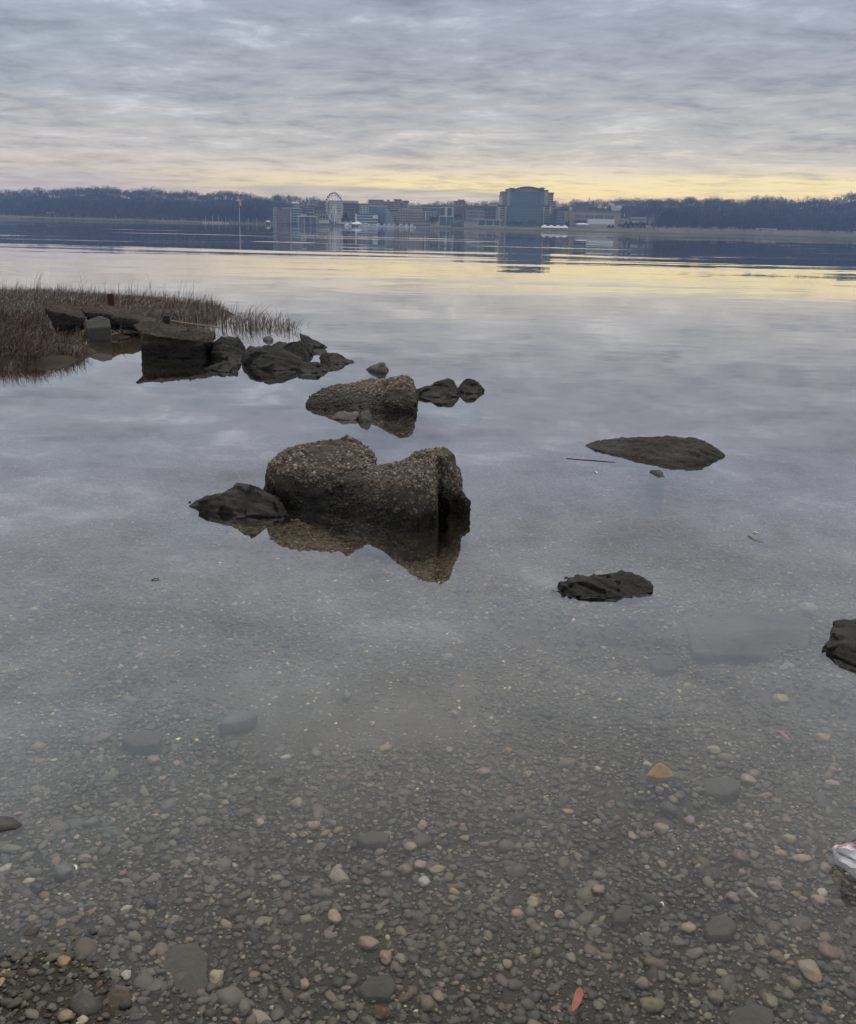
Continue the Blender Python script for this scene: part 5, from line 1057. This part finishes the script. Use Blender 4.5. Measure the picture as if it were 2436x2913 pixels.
# ================================================================== marsh grass
def blades(name, poly, count, h0, h1, cols, w0, lean, zmin=-0.12, seed=0, dens=None, broken=0.12, thatch=0, mat=None, full=False):
    r = np.random.default_rng(seed); lo, hi = poly.min(0), poly.max(0)
    pts = np.zeros((0, 2))
    while len(pts) < count+thatch:
        q = r.uniform(lo, hi, (count*2, 2)); q = q[(q[:, 0] > -0.60*q[:, 1]-1.0)]
        s = sdist(poly, q[:, 0], q[:, 1])
        keep = (s > -.35) & (bed(q[:, 0], q[:, 1]) > -.075) if full else (s + (vnoise(q[:, 0], q[:, 1], 2.2, 31)-.5)*0.9 > 0)
        if dens: keep &= r.random(len(q)) < np.clip((vnoise(q[:, 0], q[:, 1], dens, 33)-0.28)*2.4, .03, 1)
        pts = np.concatenate([pts, q[keep]])
    pts = pts[:count+thatch]; n_ = len(pts); x, y = pts[:, 0], pts[:, 1]; z = np.maximum(bed(x, y), zmin)
    hh = r.uniform(h0, h1, n_)*(0.55+0.75*vnoise(x, y, 1.4, 35)); th = np.arange(n_) >= count
    wd = w0*r.uniform(.6, 1.35, n_); a = r.uniform(0, 2*np.pi, n_); ld = r.normal(0.5, 1.1, n_); lx, ly = np.cos(ld), np.sin(ld)
    bend = np.abs(r.normal(0, lean, n_)); brk = (r.random(n_) < broken) & ~th; kink = r.uniform(.35, .75, n_)
    ts = np.array([0, .3, .6, .82, 1.0]); V = np.zeros((n_, 5, 2, 3))
    for k, t in enumerate(ts):
        off = bend*t**2*hh; up_ = t*hh*(1-0.25*bend*t)
        bo = brk & (t > kink); over = (t-kink)*hh
        off = np.where(bo, bend*kink**2*hh+over*.85, off); up_ = np.where(bo, kink*hh-over*.45, up_)
        off = np.where(th, t*hh*1.1, off); up_ = np.where(th, 0.015+0.06*np.sin(t*3)*(hh/h1)+0.02*np.sin(a*3), up_)
        cx, cy, cz = x+lx*off, y+ly*off, z+up_; w_ = wd*(1-t)**.6*.5+.0004
        for j, sg in enumerate((-1, 1)):
            V[:, k, j, 0] = cx+np.cos(a)*w_*sg; V[:, k, j, 1] = cy+np.sin(a)*w_*sg; V[:, k, j, 2] = cz
    base = (np.arange(n_)*10)[:, None, None]
    q = np.array([[2*k, 2*k+1, 2*k+3, 2*k+2] for k in range(4)])[None]
    Fc = (base+q).reshape(-1, 4); cc = np.array(cols)[r.integers(0, len(cols), n_)]*r.uniform(.55, 1.35, (n_, 1))
    o = link(name, np_mesh(name, V.reshape(-1, 3), Fc, True, np.repeat(cc, 10, 0)), mat); o['kind'] = 'stuff'; return o
m, n = newmat('dead_grass'); tint = n.node('ShaderNodeVertexColor'); tint.layer_name = 'tint'
out(n, surf(n, tint.outputs[0], 0.8, None, 0.2)); m_gr = m
CA = [(0.21, 0.175, 0.150), (0.32, 0.275, 0.235), (0.12, 0.095, 0.082), (0.40, 0.345, 0.30), (0.15, 0.11, 0.096), (0.07, 0.055, 0.050)]
CB = [(0.12, 0.074, 0.060), (0.075, 0.050, 0.042), (0.19, 0.14, 0.115), (0.05, 0.032, 0.028), (0.27, 0.20, 0.16)]
blades('marsh_grass', PA, 10000, .05, .23, CA, .008, 1.1, seed=1, dens=1.2, broken=.3, thatch=20000, mat=m_gr, full=True)
blades('reddish_marsh_grass', PB, 11000, .06, .25, CB, .0065, .9, seed=2, thatch=4000, mat=m_gr, full=True)
blades('reeds_in_water', PC, 1250, .12, .40, CA+CB, .008, .8, zmin=-.1, seed=3, dens=1.1, broken=.6, thatch=70, mat=m_gr)
# tall single stalks standing above the sward
blades('tall_grass_stalks', PA, 900, .22, .50, CA, .007, .5, seed=4, broken=.1, mat=m_gr)

blades('tangled_dead_stems', PD, 60, .15, .35, [(0.30, 0.25, 0.20), (0.20, 0.165, 0.13), (0.36, 0.30, 0.24)], .013, .9, zmin=-.03, seed=8, broken=.6, thatch=700, mat=m_gr)
PE = toplan([(-40, 1015), (150, 1000), (235, 1018), (150, 1046), (40, 1060), (-60, 1062)])
blades('waterline_grass', PE, 1500, .06, .22, CB, .006, .7, zmin=-.04, seed=9, broken=.3, thatch=500, mat=m_gr)
# ---- posts and the driftwood stick
def post(name, label, px0, px1, ytop, ybot, Y, col, rough, cap):
    x0, x1 = P(px0, ytop, Y).x, P(px1, ytop, Y).x; r_ = (x1-x0)/2; zt = P(px0, ytop, Y).z; c = ((x0+x1)/2, Y, 0)
    t = empty(name, c, label, 'post'); mt = simple(name+'_surface', col, rough, .35, 14)
    V, Fc = [], []; K = 18; rings = [(-.6, r_), (zt*.5, r_*1.01), (zt-.07, r_), (zt-.065, r_*cap), (zt-.012, r_*cap), (zt, r_*(cap-.06)), (zt, r_*.82), (zt-.05, r_*.80)]
    for k, (z, rr) in enumerate(rings):
        for i in range(K): a = i*2*math.pi/K; w_ = 1+.03*math.sin(3*a+k); V.append((rr*w_*math.cos(a), rr*w_*math.sin(a), z))
    for k in range(len(rings)-1):
        for i in range(K): Fc.append((k*K+i, k*K+(i+1) % K, (k+1)*K+(i+1) % K, (k+1)*K+i))
    Fc.append(tuple(range((len(rings)-1)*K, len(rings)*K))[:4])
    Fq = [f for f in Fc if len(f) == 4]
    o = link('shaft', np_mesh('shaft', V, Fq, True), mt); o.parent = t; o.data.set_sharp_from_angle(angle=R(40))
    return t, r_, zt, mt
t, r_, zt, _m = post('rusty_post', 'rusty brown round post standing in the grass behind the long flat slab', 306, 323, 836, 880, 16.3, (0.07, 0.032, 0.024), .9, 1.03)
t, r_, zt, _m = post('pipe_post', 'black pipe end with a collar standing behind the square slab', 464, 483, 899, 935, 13.75, (0.028, 0.026, 0.025), .6, 1.12)
o = link('tag', boxmesh('tag', [(-.012, .018, -r_*1.10-.004, -r_*1.05, zt-.16, zt-.145)]), BM['pale']); o.parent = t
def stick(name, label, pts, r0, r1, col, cat='stick', sides=6):
    t_, Fs = [], []; n_ = len(pts)
    c = pts[0].copy(); V = []
    for k, p in enumerate(pts):
        d_ = (pts[min(k+1, n_-1)]-pts[max(k-1, 0)]).normalized(); a = d_.orthogonal().normalized(); b = d_.cross(a); rr = r0+(r1-r0)*k/(n_-1)
        for i in range(sides): an = i*2*math.pi/sides; V.append(p-c+a*rr*math.cos(an)+b*rr*math.sin(an))
    for k in range(n_-1):
        for i in range(sides): Fs.append((k*sides+i, k*sides+(i+1) % sides, (k+1)*sides+(i+1) % sides, (k+1)*sides+i))
    o = link(name, np_mesh(name, np.array([v[:] for v in V]), Fs, True), simple(name+'_bark', col, .85, .3, 40)); o.location = c; return tag(o, label, cat)
stick('cane', 'long pale straight cane lying on the water right of the black pipe', [P(485, 912, 13.9), P(550, 922, 13.9), P(625, 931, 13.9)], .012, .008, (0.34, 0.29, 0.21))
stick('twig', 'thin curved dark twig floating upper right, beside two pale flecks', [G(2129, 1524, .003), G(2145, 1534, .004), G(2160, 1539, .004), G(2175, 1543, .001)], .0022, .0012, (0.05, 0.04, 0.035))
stick('twig', 'long thin dark twig floating left of the long low rock on the right', [G(1612, 1304, .001), G(1660, 1308, .002), G(1705, 1311, .002), G(1750, 1315, .001)], .003, .002, (0.05, 0.04, 0.035))
stick('twig', 'tiny dark twig floating in the left middle of the picture', [G(431, 1649, .003), G(442, 1646, .005), G(453, 1647, .003)], .003, .002, (0.04, 0.03, 0.025))
stick('stick', 'short pale stick lying among the stones near the bottom right', [G(2127, 2530, -.02), G(2141, 2543, -.018), G(2156, 2556, -.02)], .006, .005, (0.34, 0.32, 0.22))
stick('stalk', 'fine grey stalk on the riverbed below the pale stick', [G(2138, 2700, -.015), G(2160, 2708, -.01), G(2185, 2717, -.015)], .004, .003, (0.25, 0.23, 0.19))
# ---- single stones one can pick out on the riverbed
m, n = newmat('single_pebble'); tint = n.node('ShaderNodeVertexColor'); tint.layer_name = 'tint'; g = n.node('ShaderNodeNewGeometry').outputs['Position']
a = n.noise(g, 120, 5, .65); b = n.noise(g, 30, 3, .6)
col = n.mix(n.rng(a, .5, .75, 0, .55), tint.outputs[0], n.mix(1.0, tint.outputs[0], (.45, .40, .36, 1), 'MULTIPLY')); col = n.mix(n.rng(b, .55, .75, 0, .5), col, (.13, .11, .085, 1))
out(n, surf(n, col, .5, n.bump(a, .4, .003), .4)); m_peb = m
CT = dict(tan=(.30, .235, .155), yel=(.34, .28, .16), ora=(.26, .18, .125), pin=(.24, .18, .155), pale=(.22, .205, .165), gry=(.12, .115, .105), drk=(.035, .035, .034), oli=(.16, .135, .08), brn=(.155, .115, .085), whi=(.38, .37, .33), red=(.16, .10, .085))
T3 = [stone_template(3, 600+k, .55, .13, 6) for k in range(12)]
STN = [(740, 2345, 28, 1.3, 'yel', 'small bright cream-yellow stone in the lower left, left of the oval tan one'), (894, 2353, 40, 1.7, 'tan', 'oval tan pebble in the lower left-centre, below a pinkish one'), (846, 2294, 45, 1.5, 'pin', 'pinkish-tan mottled stone above the oval tan pebble'),
 (438, 2169, 37, 1.7, 'pin', 'rounded pink-grey stone left, beside a dark smooth boulder under water'), (658, 2214, 28, 2.2, 'pale', 'flat pale pink pebble below the long dark smooth stone'), (962, 2477, 32, 1.5, 'tan', 'tan pebble left of the group of three touching tan pebbles'), (538, 2453, 28, 1.3, 'brn', 'brown-orange pebble in the lower left middle'),
 (246, 2447, 45, 2.5, 'ora', 'flat orange-pink stone far left, right of the wet dark pebbles'), (183, 2741, 38, 1.2, 'ora', 'smooth orange egg-shaped pebble near the bottom left corner'), (615, 2786, 40, 1.0, 'yel', 'bright yellow squarish stone at the right of the broad smooth slab'), (360, 2780, 32, 1.2, 'whi', 'whitish shell-like pebble above the brown angular wet stone'),
 (954, 2615, 44, 1.1, 'tan', 'pitted curled tan stone in the bottom left-centre'), (866, 2806, 32, 1.2, 'tan', 'tan pebble with a notch, right of the yellow squarish stone'), (739, 2631, 26, 1.6, 'pale', 'pale oblong pebble left of the pitted tan stone'), (715, 2550, 28, 2.0, 'pale', 'flat cream pebble, upper of two close together in the lower left-centre'), (726, 2569, 26, 2.4, 'yel', 'flat yellow-brown pebble, lower of two close together in the lower left-centre'),
 (218, 2385, 18, 1.2, 'yel', 'tiny pale yellow egg-shaped pebble far left'), (4, 2800, 24, .9, 'yel', 'pale yellow stone cut by the left edge near the bottom'), (188, 2900, 44, 1.4, 'ora', 'orange-brown stone at the bottom edge, lower left'), (12, 2772, 20, 1.1, 'ora', 'small orange pebble at the left edge above the pale yellow one'),
 (181, 2493, 58, 1.9, 'gry', 'smooth grey oval stone breaking the surface at the lower left'), (106, 2532, 36, 1.6, 'drk', 'glossy black oval pebble below the grey oval stone at the left'), (430, 2573, 42, 1.6, 'drk', 'dark blue-grey pebble right of the cluster of wet stones, lower left'),
 (1800, 2383, 28, 1.2, 'tan', 'round tan pebble, leftmost of three in a row below the peaked stone'), (1880, 2366, 44, 1.7, 'tan', 'largest oval tan pebble of the row below the peaked stone'), (1846, 2377, 36, 2.2, 'brn', 'thin brown-tan pebble between the round and the oval ones'), (1963, 2342, 38, 1.6, 'pin', 'pale pinkish pebble up right of the row below the peaked stone'), (2128, 2359, 32, 1.7, 'pale', 'pale oval pebble right of the pinkish one'),
 (1699, 2538, 42, 1.5, 'ora', 'smooth orange-tan pebble alone in the lower right-centre'), (1518, 2574, 42, 1.4, 'tan', 'tan stone with a dark crease, left of the smooth orange-tan one'), (1959, 2648, 44, 1.6, 'tan', 'rounded bean-shaped tan pebble left of the wide flat grey stone'), (1593, 2608, 34, 1.6, 'tan', 'dull tan pebble below right of the creased stone'), (1689, 2639, 26, 2.2, 'pale', 'small pale flat pebble left of the smooth round grey stone'),
 (2304, 2772, 58, 1.0, 'tan', 'large smooth triangular yellow-tan stone near the bottom right corner'), (2210, 2731, 48, 1.5, 'brn', 'brown rounded stone up left of the large triangular one'), (2358, 2718, 58, 1.4, 'red', 'reddish-brown squarish stone above the large triangular one'), (2256, 2806, 42, 1.5, 'oli', 'yellow-green mottled stone left below the large triangular one'),
 (1857, 2866, 72, 1.8, 'oli', 'broad olive-tan stone at the bottom, right of the red leaf'), (1829, 2806, 48, 1.6, 'pin', 'pinkish-grey oval stone above the broad olive-tan one'), (2034, 2846, 46, 1.3, 'oli', 'golden-olive round stone at the bottom right-centre'), (2190, 2855, 40, .9, 'oli', 'upright oval olive stone at the bottom, left of the yellow-green one'), (2165, 2681, 34, .7, 'oli', 'narrow upright olive pebble above the brown rounded stone'),
 (2282, 2450, 58, 2.8, 'tan', 'long thin tan pebble left of the plastic bag'), (2350, 2475, 34, 1.4, 'ora', 'small orange pebble just below left of the plastic bag'), (2328, 2566, 38, 1.5, 'tan', 'tan pebble below the plastic bag near the right edge'), (2205, 2526, 42, 1.8, 'pin', 'flat pink-grey pebble left below the long thin tan one'), (2085, 2561, 42, 1.5, 'pin', 'dull pink pebble left of the short pale stick'), (2109, 2446, 52, 1.7, 'red', 'flat reddish-brown stone in the right, above the short pale stick'),
 (2245, 2393, 36, 1.8, 'tan', 'jagged tan pebble up left of the plastic bag'), (1444, 2746, 28, 1.0, 'tan', 'smooth roundish tan pebble at the bottom centre, left of the mossy one'), (1527, 2715, 34, 1.3, 'oli', 'mossy olive-yellow pebble at the bottom, above left of the red leaf'), (1153, 2482, 44, 1.5, 'brn', 'brown one at the left of three touching tan pebbles'), (1193, 2468, 44, 1.6, 'tan', 'middle and brightest of three touching tan pebbles'), (1247, 2480, 58, 2.6, 'tan', 'long thin one at the right of three touching tan pebbles'),
 (1168, 2417, 40, 1.6, 'tan', 'smooth tan pebble just above the three touching ones'), (1204, 2354, 33, 1.1, 'tan', 'knobbly tan pebble well above the three touching ones'), (1050, 2690, 64, 1.9, 'ora', 'large half-moon orange-tan stone at the bottom left-centre'), (1098, 2729, 38, .9, 'ora', 'tilted orange pebble right below the half-moon stone'), (1141, 2735, 38, 1.4, 'pale', 'pale yellow-green pebble right of the tilted orange one'),
 (1249, 2842, 38, 1.3, 'ora', 'bright orange rounded pebble near the bottom centre'), (1213, 2863, 48, 1.2, 'brn', 'brownish-pink ridged stone left of the bright orange one'), (1088, 2887, 50, 1.4, 'yel', 'yellow stone with a rust-brown top at the bottom edge'), (1360, 2714, 26, 1.2, 'pin', 'small square pale pink pebble in the bottom centre'), (1207, 2514, 36, 1.2, 'whi', 'white broken shell below the three touching tan pebbles'), (1255, 2806, 22, 1.2, 'pin', 'tiny pink-white pebble above the bright orange one'), (1318, 2815, 18, 1.0, 'ora', 'tiny round orange pebble right of the tiny pink-white one'),
 (1376, 2203, 48, 2.4, 'ora', 'flat orange pebble in the middle of the picture, left of the peaked stone'), (1279, 1880, 42, 2.2, 'pale', 'flat white-grey pebble below and left of the black jagged rock'), (1279, 2137, 24, 1.3, 'pale', 'small cream pebble above left of the flat orange one'), (1060, 2061, 18, 1.4, 'yel', 'tiny yellow pebble in the centre left, by a dark long stone'), (1293, 2033, 24, 1.8, 'tan', 'small tan pebble between the white-grey and the cream ones'), (901, 2147, 34, 1.1, 'gry', 'upright grey oval pebble in the centre left'), (987, 1983, 28, 1.5, 'gry', 'round grey pebble above the tiny yellow one'),
 (189, 1687, 27, 1.7, 'pin', 'pink oval pebble far up the left side of the shallows'), (385, 1905, 20, 1.8, 'tan', 'small tan pebble in the pale left part of the shallows'), (98, 1739, 24, 2.4, 'yel', 'flat yellowish pebble left below the pink oval one'), (2220, 1998, 46, 1.8, 'yel', 'bright yellow-tan oval pebble below the sunken slab'), (2245, 1916, 66, 2.6, 'pale', 'long flat pale stone at the lower right corner of the sunken slab'), (2299, 1742, 54, 2.2, 'pale', 'cream flat stone above the right end of the sunken slab'),
 (2358, 2000, 40, 1.7, 'tan', 'dull tan pebble under the right-edge rock'), (2341, 2106, 42, 2.0, 'ora', 'orange-tan flat pebble below the right-edge rock'), (2031, 2140, 42, 2.2, 'yel', 'flat yellow stone above right of the peaked stone'), (1842, 2180, 28, 1.8, 'whi', 'white pebble touching the left of the peaked stone'), (2130, 2225, 46, 2.0, 'tan', 'flat sandy patch-coloured stone right of the dark submerged one')]
for i, (px, py, w_, asp, ck, lab) in enumerate(STN):
    p = G(px, py, 0); p = G(px, py, float(bed(np.array(p.x), np.array(p.y), False))); dist = (p-EYE).length; r_ = w_/2*dist/F*.92
    fore = (H-p.z)/dist                                  # foreshortening of the ground here
    dep = min(r_*1.5, max(r_*.5, r_/asp/fore*0.9)); V, Fc = T3[i % 12]; V = V/np.abs(V).max(0)
    an = rng.uniform(-.25, .25); ca, sa = math.cos(an), math.sin(an)
    X = V[:, 0]*r_; Y = V[:, 1]*dep; Z = V[:, 2]*min(r_, dep)*(.62 if ck != 'gry' or w_ < 50 else .9)
    W = np.stack([X*ca-Y*sa, X*sa+Y*ca, Z], 1); c3 = np.array(CT[ck])*rng.uniform(.85, 1.1)
    cc = np.repeat(c3[None], len(W), 0)
    if 'rust-brown' in lab: cc[(W[:, 2] > 0)] = (.10, .045, .02)
    nm = {'whi': 'shell'}.get(ck, 'pebble') if 'shell' in lab else 'pebble' if w_ < 50 else 'stone'
    o = link(nm, np_mesh(nm, W, Fc, True, cc), m_peb); o.location = (p.x, p.y, p.z+min(r_, dep)*(.42 if w_ != 58 or ck != 'gry' else .55)); tag(o, lab, nm)

# ---- leaves and flecks
def leaf(name, label, a, b, z, wd, col, cat='leaf', curl=.15):
    A, B = G(*a, z), G(*b, z); ax = B-A; L = ax.length; ax.normalize(); sd = Vector((-ax.y, ax.x, 0)); V, Fc = [], []; K = 14
    for i in range(K+1):
        t = i/K; w_ = wd*math.sin(math.pi*min(1, t*1.02+.01))**.8*(1+.12*math.sin(t*9))*.5+.0006
        for j, s in enumerate((-1, -.5, 0, .5, 1)):
            v = ax*(L*(t-.5))+sd*(w_*s+.004*math.sin(t*3))+Vector((0, 0, abs(s)*w_*curl*2+.002*math.sin(t*5)-(.0015 if s == 0 else 0))); V.append(v[:])
    for i in range(K):
        for j in range(4): q = i*5+j; Fc.append((q, q+1, q+6, q+5))
    o = link(name, np_mesh(name, V, Fc), simple(name+'_skin', col, .6, .25, 60)); o.location = (A+B)/2; mo = o.modifiers.new('thick', 'SOLIDIFY'); mo.thickness = .0008; return tag(o, label, cat)
leaf('leaf', 'narrow brick-red willow-like leaf afloat at the bottom, right of centre', (1652, 2810), (1626, 2878), .002, .019, (0.36, 0.13, 0.10))
leaf('leaf', 'faded pink leaf lying under water at the right, above the orange-tan flat pebble', (2205, 2076), (2248, 2106), -.05, .015, (0.30, 0.14, 0.13))
leaf('feather', 'small bright white feather floating in the lower right', (1877, 2570), (1889, 2576), .003, .006, (0.8, 0.8, 0.8), 'feather')
leaf('fleck', 'white curled fleck floating at the lower left above the grey oval stone', (208, 2462), (216, 2474), .003, .005, (0.8, 0.8, 0.8), 'fleck')
leaf('fleck', 'pale fleck floating left of the long low rock', (1690, 1341), (1701, 1347), .003, .012, (0.75, 0.75, 0.75), 'fleck')
leaf('fleck', 'white fleck floating above the twig at the upper right', (2142, 1514), (2158, 1517), .003, .012, (0.75, 0.75, 0.72), 'fleck')

# ---- plastic bag at the right edge
BG = empty('plastic_bag', G(2440, 2440, 0), 'crumpled white plastic bag with pink print floating at the right edge', 'plastic bag')
m, n = newmat('thin_white_plastic'); tc = n.node('ShaderNodeTexCoord').outputs['Object']; g = n.node('ShaderNodeNewGeometry').outputs['Position']
cr = n.noise(g, 16, 5, .6, dist=1.5); fi = n.noise(g, 70, 4, .6)
out(n, surf(n, n.mix(cr, (.55, .55, .55, 1), (.78, .78, .79, 1)), .35, n.bump(n.m('ADD', cr, n.m('MULTIPLY', fi, .3)), .9, .012), .4)); m_bag = m
m, n = newmat('printed_plastic'); g = n.node('ShaderNodeNewGeometry').outputs['Position']
c1_, c2_ = G(2398, 2413, .05), G(2436, 2428, .05)
def blob(c, r_): return n.rng(n.m('ADD', n.v('LENGTH', n.v('MULTIPLY', n.v('SUBTRACT', g, tuple(c)), (1, .8, 0))), n.m('MULTIPLY', n.m('SUBTRACT', n.noise(g, 55, 3, .6), .5), .022)), r_, r_*.75)
ink = n.m('MAXIMUM', blob(c1_, .015), blob(c2_, .014)); stripe = n.rng(n.noise(g, 130, 2, .5), .36, .5, .25, .95)
cr = n.noise(g, 20, 5, .6, dist=1.2)
out(n, surf(n, n.mix(n.m('MULTIPLY', ink, stripe), n.mix(cr, (.68, .68, .70, 1), (.84, .84, .86, 1)), (.62, .20, .24, 1)), .35, n.bump(cr, .8, .01), .4)); m_pr = m
def sheet(nm, rows, mat, cr=.006, sd=1, sub=5):
    """rows of control points (same count) -> crumpled sheet"""
    Rw = [np.array([v[:] for v in r]) for r in rows]; nu = (len(rows[0])-1)*sub+1; nv_ = (len(rows)-1)*sub+1; V = []
    for j in range(nv_):
        tj = j/sub; j0 = min(int(tj), len(rows)-2); fj = tj-j0
        for i in range(nu):
            ti = i/sub; i0 = min(int(ti), len(rows[0])-2); fi_ = ti-i0
            p = (Rw[j0][i0]*(1-fi_)+Rw[j0][i0+1]*fi_)*(1-fj)+(Rw[j0+1][i0]*(1-fi_)+Rw[j0+1][i0+1]*fi_)*fj
            q = Vector((p*28).tolist())+Vector((sd*3., 0, 0)); k = abs(noise.noise(q))*2-.6; e_ = 0.3 if i in (0, nu-1) or j in (0, nv_-1) else 1
            V.append(p+np.array((noise.noise(q*1.3+Vector((9, 0, 0)))*.5, noise.noise(q*1.3)*.5, k))*cr*e_)
    Fc = [(j*nu+i, j*nu+i+1, (j+1)*nu+i+1, (j+1)*nu+i) for j in range(nv_-1) for i in range(nu-1)]
    o = link(nm, np_mesh(nm, np.array(V)-np.array(BG.location[:]), Fc, True), mat); o.parent = BG; o.data.set_sharp_from_angle(angle=R(30)); mo = o.modifiers.new('thick', 'SOLIDIFY'); mo.thickness = .0006; return o
sheet('bag_side', [[G(2367, 2412, .035), G(2395, 2434, .04), G(2424, 2446, .045), G(2470, 2442, .05), G(2560, 2440, .05)], [G(2371, 2432, .02), G(2395, 2454, .03), G(2430, 2470, .035), G(2480, 2475, .03), G(2570, 2475, .03)],
                   [G(2378, 2458, .0), G(2402, 2474, .0), G(2436, 2502, -.002), G(2480, 2530, .0), G(2570, 2560, 0)]], m_bag, .005, 2)
sheet('bag_flap', [[G(2378, 2404, .045), G(2402, 2402, .06), G(2414, 2398, .07), G(2445, 2392, .08), G(2560, 2385, .08)], [G(2372, 2408, .042), G(2398, 2413, .06), G(2420, 2418, .065), G(2452, 2418, .07), G(2560, 2415, .07)],
                   [G(2369, 2411, .038), G(2390, 2424, .045), G(2405, 2433, .045), G(2432, 2446, .05), G(2560, 2450, .05)]], m_pr, .005, 3)
sheet('bag_back', [[G(2416, 2372, .09), G(2428, 2362, .11), G(2445, 2356, .12), G(2500, 2350, .12), G(2570, 2350, .12)], [G(2412, 2385, .07), G(2430, 2380, .085), G(2450, 2378, .09), G(2500, 2378, .09), G(2570, 2378, .09)],
                   [G(2401, 2405, .03), G(2420, 2404, .05), G(2450, 2400, .06), G(2500, 2400, .06), G(2570, 2400, .06)]], m_bag, .006, 5)
# ------------------------------------------------------------------ render settings
SC.render.engine = 'CYCLES'
SC.cycles.use_denoising = True
SC.cycles.max_bounces = 12; SC.cycles.diffuse_bounces = 3; SC.cycles.glossy_bounces = 3; SC.cycles.transparent_max_bounces = 24; SC.cycles.volume_bounces = 1
SC.cycles.sample_clamp_indirect = 3.0
SC.view_settings.view_transform = 'Standard'; SC.view_settings.look = 'None'; SC.view_settings.exposure = 0.0; SC.view_settings.gamma = 1.0
SC.view_settings.use_curve_mapping = False
